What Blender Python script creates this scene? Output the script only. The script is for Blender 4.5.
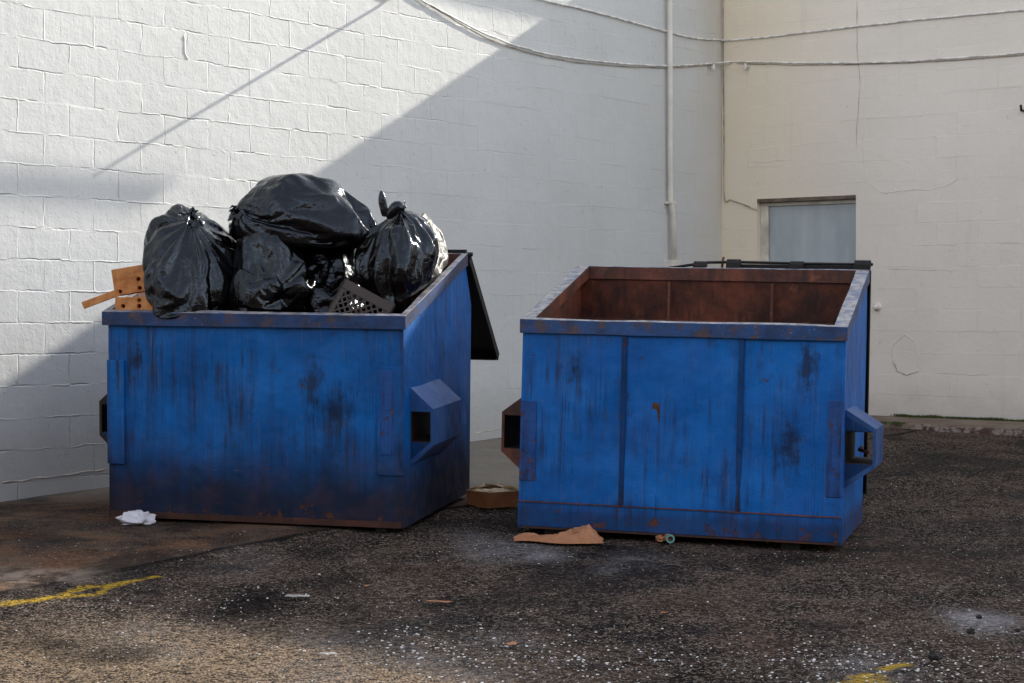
import bpy, bmesh, math, random
import numpy as np
from mathutils import Vector, Matrix, Euler, noise

for _o in list(bpy.data.objects): bpy.data.objects.remove(_o)
SC = bpy.context.scene
COL = SC.collection
R = math.radians

# ------------------------------------------------------------------ helpers
def link(o, parent=None):
    COL.objects.link(o)
    if parent is not None: o.parent = parent
    return o

def tag(o, label=None, cat=None, group=None, kind=None):
    if label: o['label'] = label
    if cat: o['category'] = cat
    if group: o['group'] = group
    if kind: o['kind'] = kind
    return o

def mesh_obj(name, verts, faces, mat, parent=None, smooth=False, mats=None, fmat=None):
    me = bpy.data.meshes.new(name)
    me.from_pydata([tuple(v) for v in verts], [], faces)
    me.validate(); me.update()
    o = link(bpy.data.objects.new(name, me), parent)
    for m in (mats or [mat]): me.materials.append(m)
    if fmat:
        for p, k in zip(me.polygons, fmat): p.material_index = k
    if smooth:
        for p in me.polygons: p.use_smooth = True
    return o

def empty(name, loc=(0, 0, 0), rot=None):
    o = bpy.data.objects.new(name, None); link(o)
    o.empty_display_size = .1
    if rot is not None: o.matrix_world = Matrix.Translation(loc) @ rot.to_4x4()
    else: o.location = loc
    return o

class MB:
    def __init__(s): s.v = []; s.f = []; s.m = []
    def add(s, vs, fs, mi=0):
        n = len(s.v); s.v += [Vector(v) for v in vs]
        s.f += [tuple(n + i for i in f) for f in fs]; s.m += [mi] * len(fs)
        return s
    def box(s, a, b, M=None, mi=0):
        (x0, y0, z0), (x1, y1, z1) = a, b
        vs = [Vector(p) for p in ((x0,y0,z0),(x1,y0,z0),(x1,y1,z0),(x0,y1,z0),(x0,y0,z1),(x1,y0,z1),(x1,y1,z1),(x0,y1,z1))]
        if M: vs = [M @ v for v in vs]
        return s.add(vs, [(0,3,2,1),(4,5,6,7),(0,1,5,4),(1,2,6,5),(2,3,7,6),(3,0,4,7)], mi)
    def bar(s, p, q, w, h, up=(0, 0, 1), mi=0):
        p, q = Vector(p), Vector(q); d = (q - p).normalized()
        u = d.cross(Vector(up)).normalized(); t = u.cross(d)
        vs = []
        for c in (p, q):
            for a, b in ((-1,-1),(1,-1),(1,1),(-1,1)): vs.append(c + u*a*w/2 + t*b*h/2)
        return s.add(vs, [(3,2,1,0),(4,5,6,7),(0,1,5,4),(1,2,6,5),(2,3,7,6),(3,0,4,7)], mi)
    def tube(s, pts, r, n=8, caps=True, mi=0):
        pts = [Vector(p) for p in pts]; rings = []
        prev = None
        for i, p in enumerate(pts):
            d = (pts[min(i+1, len(pts)-1)] - pts[max(i-1, 0)]).normalized()
            if prev is None:
                a = Vector((0,0,1)) if abs(d.z) < .9 else Vector((1,0,0))
                u = d.cross(a).normalized()
            else: u = (prev - d*prev.dot(d)).normalized()
            prev = u; w = d.cross(u)
            rr = r[i] if isinstance(r, (list, tuple)) else r
            rings.append([p + (u*math.cos(2*math.pi*k/n) + w*math.sin(2*math.pi*k/n))*rr for k in range(n)])
        vs = [v for g in rings for v in g]; fs = []
        for i in range(len(pts)-1):
            for k in range(n):
                fs.append((i*n+k, i*n+(k+1) % n, (i+1)*n+(k+1) % n, (i+1)*n+k))
        if caps:
            fs.append(tuple(reversed(range(n)))); fs.append(tuple((len(pts)-1)*n+k for k in range(n)))
        return s.add(vs, fs, mi)
    def build(s, name, mat, parent=None, smooth=False, bevel=0, mats=None):
        o = mesh_obj(name, s.v, s.f, mat, parent, smooth, mats, s.m if mats else None)
        if bevel:
            b = o.modifiers.new('bevel', 'BEVEL'); b.width = bevel; b.segments = 2; b.limit_method = 'ANGLE'
        return o

# ------------------------------------------------------------------ camera
F = 1800.0; CX = 512.0; CY = 306.0; H = 1.66
cam = bpy.data.cameras.new('camera'); co = link(bpy.data.objects.new('camera', cam))
co.location = (0, 0, H); co.rotation_euler = (R(90), 0, 0)
cam.sensor_width = 36; cam.lens = 36 * F / 1024; cam.shift_y = -(341.5 - CY) / 1024
cam.clip_end = 500; cam.clip_start = .05
SC.camera = co
SC.cycles.max_bounces = 6; SC.cycles.diffuse_bounces = 4; SC.cycles.glossy_bounces = 4

# ------------------------------------------------------------------ terrain height
_P = [(-3.23,11.36,.423),(-.33,15.13,.525),(2.13,18.29,.585),(3.2,16.6,.545),(4.5,15.6,.535),(-2.34,10.48,.415),(-.6,10.06,.395),
      (-.27,11.47,.45),(-2.0,11.8,.45),(.03,10.18,.385),(1.77,9.69,.345),(2.13,10.98,.335),(.4,11.5,.40),(0,6.5,.25),(-2,8,.30),(2.5,8,.28),(0,0,0)]
_A = np.array([[1,x,y,x*y] for x,y,z in _P]); _z = np.array([p[2] for p in _P])
_c = np.linalg.lstsq(_A, _z, rcond=None)[0]
_XY = np.array([p[:2] for p in _P]); _S = 1.6
_K = np.exp(-((_XY[:,None,:]-_XY[None])**2).sum(-1)/(2*_S*_S)) + .08*np.eye(len(_P))
_w = np.linalg.solve(_K, _z - _A @ _c)
def gz(x, y):
    xx = max(-8, min(9, x)); yy = max(-4, min(20, y))
    k = np.exp(-((_XY - np.array([x, y]))**2).sum(-1)/(2*_S*_S))
    return float(_c[0]+_c[1]*xx+_c[2]*yy+_c[3]*xx*yy + k @ _w)
def G(px, py):
    """the point of the ground that the photograph shows at a pixel"""
    Y = 9.0
    for _ in range(40):
        X = (px-CX)/F*Y; z = gz(X, Y)
        Y += .6*((H - z)*F/(py-CY) - Y)
    return Vector(((px-CX)/F*Y, Y, gz((px-CX)/F*Y, Y)))

# ------------------------------------------------------------------ materials
class NT:
    def __init__(s, name):
        s.m = bpy.data.materials.new(name); s.m.use_nodes = True
        s.t = s.m.node_tree; s.N = s.t.nodes; s.L = s.t.links
        s.b = s.N['Principled BSDF']
        s.co = s.N.new('ShaderNodeTexCoord').outputs['Object']
    def set(s, sock, v):
        if v is None: return
        if isinstance(v, bpy.types.NodeSocket): s.L.new(v, sock)
        elif isinstance(v, (tuple, list)) and len(v) == 3 and sock.type == 'RGBA': sock.default_value = (*v, 1)
        else: sock.default_value = v
    def math(s, op, a, b=None, clamp=False):
        n = s.N.new('ShaderNodeMath'); n.operation = op; n.use_clamp = clamp
        s.set(n.inputs[0], a); s.set(n.inputs[1], b); return n.outputs[0]
    def vmath(s, op, a, b=None, scale=None):
        n = s.N.new('ShaderNodeVectorMath'); n.operation = op
        s.set(n.inputs[0], a); s.set(n.inputs[1], b)
        if scale is not None: s.set(n.inputs['Scale'], scale)
        return n.outputs['Value'] if op in ('DOT_PRODUCT', 'LENGTH', 'DISTANCE') else n.outputs[0]
    def map(s, v, loc=(0,0,0), scale=(1,1,1), rot=(0,0,0)):
        n = s.N.new('ShaderNodeMapping'); s.set(n.inputs['Vector'], v)
        n.inputs['Location'].default_value = loc; n.inputs['Scale'].default_value = scale; n.inputs['Rotation'].default_value = rot
        return n.outputs[0]
    def noise(s, v, scale, detail=4, rough=.55, col=False, dist=0):
        n = s.N.new('ShaderNodeTexNoise'); s.set(n.inputs['Vector'], v)
        n.inputs['Scale'].default_value = scale; n.inputs['Detail'].default_value = detail
        n.inputs['Roughness'].default_value = rough; n.inputs['Distortion'].default_value = dist
        return n.outputs['Color' if col else 'Fac']
    def vor(s, v, scale, feature='F1', out='Distance'):
        n = s.N.new('ShaderNodeTexVoronoi'); s.set(n.inputs['Vector'], v); n.feature = feature
        n.inputs['Scale'].default_value = scale; return n.outputs[out]
    def ramp(s, f, a, b, lo=0., hi=1.):
        n = s.N.new('ShaderNodeMapRange'); n.interpolation_type = 'SMOOTHSTEP'; n.clamp = True
        s.set(n.inputs[0], f); s.set(n.inputs[1], a); s.set(n.inputs[2], b); n.inputs[3].default_value = lo; n.inputs[4].default_value = hi
        return n.outputs[0]
    def mix(s, f, a, b, mode='MIX'):
        n = s.N.new('ShaderNodeMix'); n.data_type = 'RGBA'; n.blend_type = mode
        s.set(n.inputs[0], f); s.set(n.inputs[6], a); s.set(n.inputs[7], b); return n.outputs[2]
    def xyz(s, v):
        n = s.N.new('ShaderNodeSeparateXYZ'); s.set(n.inputs[0], v); return n.outputs
    def comb(s, x, y, z):
        n = s.N.new('ShaderNodeCombineXYZ'); s.set(n.inputs[0], x); s.set(n.inputs[1], y); s.set(n.inputs[2], z); return n.outputs[0]
    def bump(s, h, dist, strength=1., normal=None):
        n = s.N.new('ShaderNodeBump'); s.set(n.inputs['Height'], h); n.inputs['Distance'].default_value = dist
        n.inputs['Strength'].default_value = strength
        if normal is not None: s.L.new(normal, n.inputs['Normal'])
        return n.outputs[0]
    def done(s, color=None, rough=None, normal=None, **kw):
        s.set(s.b.inputs['Base Color'], color); s.set(s.b.inputs['Roughness'], rough)
        if normal is not None: s.L.new(normal, s.b.inputs['Normal'])
        for k, v in kw.items(): s.set(s.b.inputs[k.replace('_', ' ')], v)
        return s.m

def simple(name, col, rough=.5, var=.25, scale=12, bump=.001, **kw):
    n = NT(name)
    k = n.noise(n.co, scale, 5)
    dark = tuple(c*(1-var) for c in col); light = tuple(min(1, c*(1+var)) for c in col)
    return n.done(n.mix(n.ramp(k, .3, .7), dark, light), rough, n.bump(n.noise(n.co, scale*5, 4), bump), **kw)

def wall_mat(name, base, warm, zphase, sphase, joint, grimez, corner_side, jfade):
    n = NT(name); P = n.co
    x, y, z = n.xyz(P)
    v = n.comb(x, z, 0.)
    d1 = n.vmath('SCALE', n.vmath('SUBTRACT', n.noise(v, 5, 3, col=True), (.5,.5,.5)), scale=.034)
    d2 = n.vmath('SCALE', n.vmath('SUBTRACT', n.noise(v, 26, 3, col=True), (.5,.5,.5)), scale=.013)
    vv = n.vmath('ADD', n.vmath('ADD', v, d1), d2)
    vv = n.map(vv, loc=(sphase, -zphase, 0))
    b = n.N.new('ShaderNodeTexBrick'); n.L.new(vv, b.inputs['Vector'])
    b.inputs['Color1'].default_value = (0,0,0,1); b.inputs['Color2'].default_value = (1,1,1,1); b.inputs['Mortar'].default_value = (.5,.5,.5,1)
    b.inputs['Scale'].default_value = 1; b.inputs['Brick Width'].default_value = .4064; b.inputs['Row Height'].default_value = .2032
    b.inputs['Mortar Size'].default_value = .008; b.inputs['Mortar Smooth'].default_value = 1.0; b.inputs['Bias'].default_value = 0
    fac = b.outputs['Fac']; tint = b.outputs['Color']
    keep = n.ramp(n.noise(v, 2.6, 3), .40, .62, .06, 1.)
    # slightly overlapping lips where paint sags over the bed joints
    jx = n.ramp(n.math('ADD', x, n.math('ADD', n.math('MULTIPLY', n.noise(v, .8, 3), 2.), n.math('MULTIPLY', z, -.9))), jfade[0], jfade[1], 1., jfade[2])
    j = n.math('MULTIPLY', fac, n.math('MULTIPLY', keep, n.math('MULTIPLY', jx, joint)))
    lump = n.noise(v, 9, 5, .6)
    fine = n.noise(v, 55, 6, .65)
    drip = n.noise(n.map(v, scale=(30, 5, 1)), 1, 4)
    sgn = n.ramp(n.noise(n.map(v, loc=(7,3,0)), 1.9, 3), .44, .56, -1., .8)
    h = n.math('ADD', n.math('MULTIPLY', j, sgn), n.math('MULTIPLY', lump, .9))
    h = n.math('ADD', h, n.math('MULTIPLY', fine, .30))
    h = n.math('ADD', h, n.math('MULTIPLY', drip, .18))
    h = n.math('ADD', h, n.math('MULTIPLY', n.xyz(tint)[0], .45))
    # blisters and chips in the paint
    ch = n.ramp(n.noise(v, 14, 6, .7), .62, .68)
    h = n.math('ADD', h, n.math('MULTIPLY', ch, .35))
    nor = n.bump(h, .0060, 1.)
    c = n.mix(n.ramp(n.noise(v, 1.1, 4), .3, .7), base, tuple(k*.93 for k in base))
    c = n.mix(n.math('MULTIPLY', n.xyz(tint)[0], .12), c, tuple(min(1, k*1.12) for k in base))
    c = n.mix(n.math('MULTIPLY', n.math('MULTIPLY', fac, keep), .12), c, (.42,.40,.37))
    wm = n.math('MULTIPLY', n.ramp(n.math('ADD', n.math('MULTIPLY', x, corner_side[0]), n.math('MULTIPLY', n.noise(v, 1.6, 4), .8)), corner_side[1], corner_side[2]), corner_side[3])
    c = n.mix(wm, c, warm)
    # rain streaks
    st = n.ramp(n.noise(n.map(v, scale=(9, .7, 1)), 1, 5, .6), .55, .8, 0, .16)
    c = n.mix(st, c, (.40,.39,.37))
    # grime splashed up from the ground
    g = n.ramp(n.math('ADD', z, n.math('MULTIPLY', n.noise(v, 4, 5, .65), -.5)), grimez-.25, grimez+.22, .32, 0)
    c = n.mix(g, c, (.27,.25,.22))
    sp = n.ramp(n.noise(v, 70, 3, .6), .72, .76, 0, .6)
    c = n.mix(sp, c, (.16,.14,.12))
    return n.done(c, n.math('ADD', .5, n.math('MULTIPLY', fine, .2)), nor)

def blue_mat(name, a, b, seed, grime_h, grime_amt, rust_amt, pale=0., streak=.55, marks=()):
    n = NT(name); P = n.map(n.co, loc=(seed, seed*.7, 0)); x, y, z = n.xyz(n.co)
    c = n.mix(n.ramp(n.noise(P, 2.1, 6, .6), .3, .7), a, b)
    c = n.mix(n.ramp(n.noise(P, 7, 6, .65), .55, .8, 0, .45), c, tuple(k*.45 for k in a))
    fade = n.noise(n.map(P, scale=(3, 3, 1.2)), 1, 6, .7)
    c = n.mix(n.ramp(fade, .52, .75, 0, .22+pale), c, (.05,.17,.40))
    # runs of dirt
    s1 = n.noise(n.map(P, scale=(26, 26, 1.4)), 1, 5, .6)
    s2 = n.noise(P, 1.7, 3)
    sm = n.math('MULTIPLY', n.math('MULTIPLY', n.ramp(s1, .44, .66), n.ramp(n.noise(n.map(P, scale=(48,48,5)), 1, 6, .7), .36, .60, .25, 1.)), n.ramp(s2, .42, .62, .12, 1.))
    sm = n.math('MAXIMUM', sm, n.math('MULTIPLY', n.ramp(n.noise(n.map(P, scale=(1,1,.7)), 5.5, 9, .72), .58, .66), .55))
    c = n.mix(n.math('MULTIPLY', sm, streak), c, (.018,.016,.018))
    s3 = n.noise(n.map(P, scale=(70, 70, 2.2)), 1, 4, .6)
    c = n.mix(n.ramp(s3, .63, .67, 0, .35), c, (.10,.12,.16))
    s4 = n.noise(n.map(P, scale=(95, 95, 1.1), loc=(3,0,0)), 1, 5, .65)
    c = n.mix(n.math('MULTIPLY', n.ramp(s4, .55, .64, 0, .55), n.ramp(n.noise(P, 2.6, 5, .65), .44, .62)), c, (.006,.012,.03))
    # grime from the ground up
    gm = n.ramp(n.math('ADD', z, n.math('MULTIPLY', n.math('ADD', n.noise(P, 3.2, 6, .65), n.math('MULTIPLY', s1, .5)), -.42*max(.3, grime_h))), -.1*grime_h, grime_h*.75, grime_amt, 0)
    c = n.mix(gm, c, n.mix(n.ramp(n.noise(P, 8, 4), .4, .65), (.009,.008,.009), (.028,.014,.010)))
    # black handling marks and rusty dirt creeping in from the welded edges
    ed_ = n.math('SUBTRACT', DW/2, n.math('ABSOLUTE', x))
    em = n.math('MULTIPLY', n.ramp(n.math('ADD', ed_, n.math('MULTIPLY', n.noise(P, 6, 6, .7), .16)), .06, .17, 1, 0), n.ramp(n.math('ADD', z, n.math('MULTIPLY', s1, .4)), .5, 1.3, 1, .35))
    em = n.math('MULTIPLY', em, n.ramp(ed_, .0235, .028))
    c = n.mix(n.math('MULTIPLY', em, .75), c, n.mix(n.ramp(n.noise(P, 12, 6, .7), .45, .6), (.010,.010,.014), (.045,.020,.012)))
    for bx_, bz_, br_ in marks:
        dd = n.vmath('DISTANCE', n.comb(x, 0., n.math('MULTIPLY', z, .5)), (bx_, 0, bz_*.5))
        km = n.ramp(n.math('ADD', dd, n.math('MULTIPLY', n.math('ADD', n.noise(n.map(P, scale=(34,34,5)), 1, 8, .75), n.noise(P, 14, 8, .75)), .20)), br_*.3+.18, br_+.22, .8, 0)
        c = n.mix(km, c, (.008,.010,.018))
    # rust
    r1 = n.noise(P, 11, 9, .72)
    low = n.ramp(z, .0, .22, .10, 0)
    rm = n.ramp(n.math('ADD', r1, low), .665-rust_amt, .70-rust_amt*.8)
    c = n.mix(n.math('MULTIPLY', rm, .85), c, n.mix(n.noise(P, 40, 3), (.05,.018,.009), (.17,.062,.022)))
    # scratches
    w = n.noise(n.map(P, scale=(4, 4, 55), rot=(.35, .6, .2)), 1, 5, .6)
    c = n.mix(n.ramp(w, .70, .735, 0, .4), c, (.17,.22,.33))
    sp = n.ramp(n.noise(P, 130, 2), .74, .78, 0, .5)
    c = n.mix(sp, c, (.28,.28,.28))
    rough = n.math('ADD', n.math('ADD', .40, n.math('MULTIPLY', gm, .35)), n.math('MULTIPLY', r1, .22))
    hb = n.math('ADD', n.noise(P, 2.6, 3, .5), n.math('MULTIPLY', n.ramp(n.vor(n.map(P, scale=(1,1,.7)), 4.5), .0, .25), .10))
    nor = n.bump(hb, .040, 1.)
    nor = n.bump(n.math('ADD', n.math('MULTIPLY', rm, -1.), n.noise(P, 90, 4)), .0018, 1., nor)
    return n.done(c, rough, nor, Specular_IOR_Level=.22)

def rust_mat(name, k=1.):
    n = NT(name); P = n.co
    c = n.mix(n.ramp(n.noise(P, 2.5, 8, .7), .35, .7), (.032*k,.010*k,.006*k), (.20*k,.050*k,.023*k))
    c = n.mix(n.ramp(n.noise(P, 6, 8, .7), .56, .74, 0, .7), c, (.30*k,.105*k,.045*k))
    s = n.noise(n.map(P, scale=(24,24,1.3)), 1, 5)
    c = n.mix(n.ramp(s, .5, .7, 0, .6), c, (.012,.007,.006))
    return n.done(c, .62, n.bump(n.noise(P, 60, 6, .7), .002))

DW = 1.83
M = {}
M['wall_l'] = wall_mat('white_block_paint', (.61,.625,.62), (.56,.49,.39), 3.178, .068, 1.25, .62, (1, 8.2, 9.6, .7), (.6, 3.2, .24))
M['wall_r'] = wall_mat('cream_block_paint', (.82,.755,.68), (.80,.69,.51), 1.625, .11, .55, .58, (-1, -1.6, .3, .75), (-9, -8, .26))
M['blue_l'] = blue_mat('blue_paint_grimy', (.0008,.078,.29), (.0012,.130,.46), 3.1, .58, .90, .014, streak=.78, marks=((.50,.62,.10),(.36,.80,.07),(-.72,.9,.05)))
M['blue_r'] = blue_mat('blue_paint', (.0008,.086,.34), (.0012,.140,.50), 11.7, .12, .6, .035, streak=.75, marks=((.62,.52,.08),(.70,.95,.06),(-.60,.9,.05)))
M['blue_rw'] = blue_mat('blue_paint_faded', (.012,.06,.20), (.035,.11,.31), 5.3, .5, .5, .05, pale=.3, streak=.6)
M['blue_pl'] = blue_mat('blue_paint_rubbed', (.006,.06,.24), (.02,.085,.30), 8.8, .3, .5, .09, streak=.75)
M['rust'] = rust_mat('rusty_steel')
M['rust_dark'] = rust_mat('rusty_steel_dark', .45); M['pocket_shade'] = rust_mat('shaded_pocket_steel', .16)  # second one near-black: the shade inside the fork pockets put into its colour
M['groove'] = blue_mat('blue_paint_dirty_shade', (.001,.022,.09), (.001,.045,.17), 1.3, .35, .8, .05, streak=.85)  # dirty blue, darkened with the shade of grooves and gussets

def rim_mat(name, a, seed, worn):
    n = NT(name); P = n.map(n.co, loc=(seed, 0, 0))
    g = n.N.new('ShaderNodeNewGeometry').outputs['Normal']
    c = n.mix(n.ramp(n.noise(P, 6, 6, .65), .35, .65), a, tuple(k*.4 for k in a))
    rr = n.ramp(n.noise(P, 13, 8, .7), .50, .62)
    c = n.mix(n.math('MULTIPLY', rr, .8), c, n.mix(n.noise(P, 35, 4), (.030,.018,.014), (.12,.058,.03)))
    up = n.ramp(n.xyz(g)[2], .6, .8)
    wn = n.ramp(n.noise(n.map(P, scale=(1, 1, 1)), 17, 7, .7), .38, .6, .25, 1.)
    c = n.mix(n.math('MULTIPLY', n.math('MULTIPLY', up, wn), worn), c, (.34,.33,.33))
    c = n.mix(n.ramp(n.noise(P, 90, 3), .68, .72, 0, .8), c, (.35,.34,.32))
    return n.done(c, .5, n.bump(n.noise(P, 50, 6, .7), .0025))
M['rim_l'] = rim_mat('worn_rim_paint', (.004,.045,.17), 2.2, .9)
M['rim_r'] = rim_mat('scuffed_rim_paint', (.003,.060,.22), 7.9, 1.0)
M['black_plastic'] = simple('black_lid_plastic', (.006,.006,.007), .5, .3, 6, .002, Specular_IOR_Level=.25)
M['black_steel'] = simple('dark_oily_steel', (.010,.009,.009), .5, .4, 20, .001, Specular_IOR_Level=.3)
M['cable'] = simple('painted_cable', (.72,.70,.66), .6, .3, 14, .001)
M['cable_dark'] = simple('grimy_cable', (.36,.31,.24), .6, .5, 9, .001)
M['pipe'] = simple('painted_pipe', (.70,.655,.58), .5, .12, 5, .001)
M['ridge'] = simple('paint_ridge', (.76,.72,.67), .6, .1, 8, .001)
M['ridge_dk'] = simple('stained_crack', (.52,.47,.40), .7, .3, 8, .001)
M['frame'] = simple('cream_frame_paint', (.60,.56,.48), .5, .2, 6, .001)
M['dark_brown'] = simple('dark_lintel', (.13,.10,.07), .7, .4, 9, .001)  # dark brown strip across the top of the door recess
M['roofing'] = simple('grey_sheet_metal', (.35,.36,.37), .5, .2, 4, .001)

n = NT('grey_blue_door'); P = n.co
c = n.mix(n.ramp(n.noise(n.map(P, scale=(3,3,1)), 1.4, 5), .35, .65), (.36,.41,.44), (.43,.475,.50))
c = n.mix(n.ramp(n.noise(n.map(P, scale=(12,12,1)), 1, 4), .55, .7, 0, .25), c, (.55,.58,.60))
M['door'] = n.done(c, .32, n.bump(n.noise(P, 4, 3), .004))

# black bag film
n = NT('black_bag_film'); P = n.co
k = n.noise(P, 14, 5, .6, dist=.6)
k2 = n.noise(n.map(P, scale=(1,1,.45)), 30, 3, .55, dist=1.2)
cr_ = n.ramp(n.vor(n.vmath('ADD', P, n.vmath('SCALE', n.noise(P, 9, 3, col=True), scale=.12)), 17, 'DISTANCE_TO_EDGE'), 0, .22)
nor = n.bump(n.math('ADD', n.math('MULTIPLY', cr_, .12), n.math('ADD', k, n.math('MULTIPLY', k2, .22))), .0085, .8)
M['bag'] = n.done(n.mix(n.noise(P, 6, 3), (.0015,.0015,.002), (.005,.0035,.003)), n.math('ADD', .03, n.math('MULTIPLY', n.noise(P, 9, 4), .16)), nor, Specular_IOR_Level=.58, Specular_Tint=(.72,.84,1.,1.))
n = NT('grey_bag_film'); P = n.co
nor = n.bump(n.noise(n.map(P, scale=(1,1,.4)), 26, 5, .6, dist=1.), .01, .9)
M['bag_grey'] = n.done(n.mix(n.noise(P, 6, 3), (.03,.028,.026), (.075,.07,.06)), .38, nor, Specular_IOR_Level=.75)

# ------------------------------------------------------------------ ground
WDIR = Vector((.612, .791, 0)).normalized(); NDIR = Vector((WDIR.y, -WDIR.x, 0))
A0 = Vector((-3.23, 11.36, 0)); CORNER = Vector((2.134, 18.29, 0))

def seg_dist(n, P2, a, b):
    """node distance from a point to a segment on the ground"""
    a = Vector((a.x, a.y, 0)); b = Vector((b.x, b.y, 0)); ab = b - a
    pa = n.vmath('SUBTRACT', P2, tuple(a))
    t = n.math('DIVIDE', n.vmath('DOT_PRODUCT', pa, tuple(ab)), ab.length_squared, clamp=True)
    return n.vmath('LENGTH', n.vmath('SUBTRACT', pa, n.vmath('SCALE', tuple(ab), scale=t)))

n = NT('oily_asphalt_and_apron'); P = n.co
x, y, z = n.xyz(P); P2 = n.comb(x, y, 0.)
dw = n.vmath('DOT_PRODUCT', n.vmath('SUBTRACT', P2, tuple(A0)), tuple(NDIR))     # metres out from the white wall
big = n.noise(P2, .55, 5, .6); mid = n.noise(P2, 2.3, 6, .65); fin = n.noise(P2, 34, 6, .75)
grit = n.vor(P2, 68, out='Color'); gd = n.vor(P2, 68); g1 = n.xyz(grit)[0]
grit2 = n.vor(P2, 150, out='Color'); g2 = n.xyz(grit2)[1]
asp = n.mix(n.ramp(mid, .35, .68), (.012,.0092,.0082), (.074,.052,.041))
asp = n.mix(n.ramp(big, .45, .66, 0, .7), asp, (.095,.062,.046))
asp = n.mix(n.ramp(g1, .66, .98, 0, .85), asp, (.19,.145,.115))
asp = n.mix(n.ramp(g1, .0, .38, .82, 0), asp, (.005,.0045,.005))
asp = n.mix(n.ramp(g2, .88, .97, 0, .8), asp, (.36,.32,.28))
# bare worn gravelly tan stretch in the near left
near = n.vmath('DISTANCE', n.vmath('MULTIPLY', P2, (1,1.15,1)), (-1.35, 6.6*1.15, 0))
tan_m = n.ramp(n.math('ADD', near, n.math('MULTIPLY', mid, 1.2)), 1.1, 2.5, .95, 0)
tanc = n.mix(n.ramp(g1, .1, .9), (.040,.027,.017), (.28,.20,.13))
tanc = n.mix(n.ramp(g2, .7, .95, 0, .8), tanc, (.38,.31,.23))
tanc = n.mix(n.ramp(g1, .0, .2, .9, 0), tanc, (.022,.018,.014))
asp = n.mix(tan_m, asp, tanc)
slab = n.mix(n.ramp(n.noise(P2, 1.5, 7, .7), .35, .68), (.028,.018,.014), (.15,.098,.066))
slab = n.mix(n.ramp(n.noise(P2, 2.8, 6, .65, dist=.8), .48, .62, 0, .7), slab, (.14,.068,.036))
slab = n.mix(n.ramp(n.noise(P2, 1.1, 5, .7), .5, .66, 0, .88), slab, (.026,.022,.022))
slab = n.mix(n.ramp(g2, .6, .98, 0, .4), slab, (.25,.22,.19))
back = n.ramp(y, 11.0, 12.2)
slab = n.mix(n.math('MULTIPLY', back, .88), slab, n.mix(mid, (.17,.155,.13), (.31,.285,.245)))
sm = n.ramp(n.math('ADD', dw, n.math('MULTIPLY', n.noise(P2, 3, 4), .16)), 2.52, 2.56, 1, 0)
sm = n.math('MULTIPLY', sm, n.ramp(y, 15.2, 15.8, 1, 0))
c = n.mix(sm, asp, slab)
edge = n.ramp(n.math('ABSOLUTE', n.math('SUBTRACT', n.math('ADD', dw, n.math('MULTIPLY', n.noise(P2, 3, 4), .16)), 2.56)), .008, .05, .85, 0)
c = n.mix(edge, c, (.012,.011,.011))
# oily dark patches on everything
oil = n.math('MULTIPLY', n.ramp(n.noise(P2, .9, 6, .7, dist=.5), .50, .60, 0, .66), n.math('SUBTRACT', 1., n.math('MULTIPLY', n.math('MULTIPLY', back, sm), .8)))
c = n.mix(n.math('MULTIPLY', oil, n.math('SUBTRACT', 1., n.math('MULTIPLY', tan_m, .75))), c, n.mix(n.ramp(g1,.5,.95), (.006,.0055,.0065), (.03,.028,.028)))
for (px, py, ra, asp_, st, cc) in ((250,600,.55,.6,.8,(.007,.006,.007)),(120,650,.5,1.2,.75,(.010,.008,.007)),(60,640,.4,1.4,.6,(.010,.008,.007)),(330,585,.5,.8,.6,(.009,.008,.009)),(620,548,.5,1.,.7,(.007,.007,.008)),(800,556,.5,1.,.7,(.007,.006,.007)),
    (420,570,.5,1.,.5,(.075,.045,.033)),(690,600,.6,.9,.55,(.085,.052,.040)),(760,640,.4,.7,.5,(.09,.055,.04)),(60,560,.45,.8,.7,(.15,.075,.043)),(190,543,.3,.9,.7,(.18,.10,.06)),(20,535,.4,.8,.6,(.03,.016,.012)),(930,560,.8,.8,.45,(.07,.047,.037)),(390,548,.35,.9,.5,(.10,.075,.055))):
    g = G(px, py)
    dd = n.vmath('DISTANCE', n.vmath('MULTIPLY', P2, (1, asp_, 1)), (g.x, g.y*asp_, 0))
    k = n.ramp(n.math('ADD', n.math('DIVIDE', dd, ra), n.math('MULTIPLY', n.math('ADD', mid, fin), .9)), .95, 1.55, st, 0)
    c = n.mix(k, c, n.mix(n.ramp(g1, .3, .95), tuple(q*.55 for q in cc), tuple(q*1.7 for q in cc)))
# bluish-white powder spills
for (px, py, ra, st) in ((500,546,.34,.5),(545,552,.22,.42),(470,530,.2,.35),(640,556,.25,.3),(990,622,.26,.6),(955,612,.2,.4),(330,655,.5,.2),(240,560,.35,.16),(610,568,.15,.4),(870,668,.3,.3),(150,640,.4,.15),(460,650,.5,.22)):
    g = G(px, py)
    dd = n.vmath('DISTANCE', n.vmath('MULTIPLY', P2, (1, .55, 1)), (g.x, g.y*.55, 0))
    k = n.math('MULTIPLY', n.ramp(dd, ra*.05, ra, 1, 0), n.ramp(n.math('ADD', n.math('MULTIPLY', fin, .6), n.math('MULTIPLY', mid, .5)), .47, .68, .05, 1.))
    c = n.mix(n.math('MULTIPLY', k, st), c, (.42,.42,.45))
# pale brown spill + white chalk mark on the apron
g = G(30, 577); dd = n.vmath('DISTANCE', n.vmath('MULTIPLY', P2, (.7, 1, 1)), (g.x*.7, g.y, 0))
c = n.mix(n.math('MULTIPLY', n.ramp(dd, .02, .38, .8, 0), n.ramp(n.noise(P2, 6, 5, .7), .42, .6)), c, (.34,.27,.22))
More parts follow.
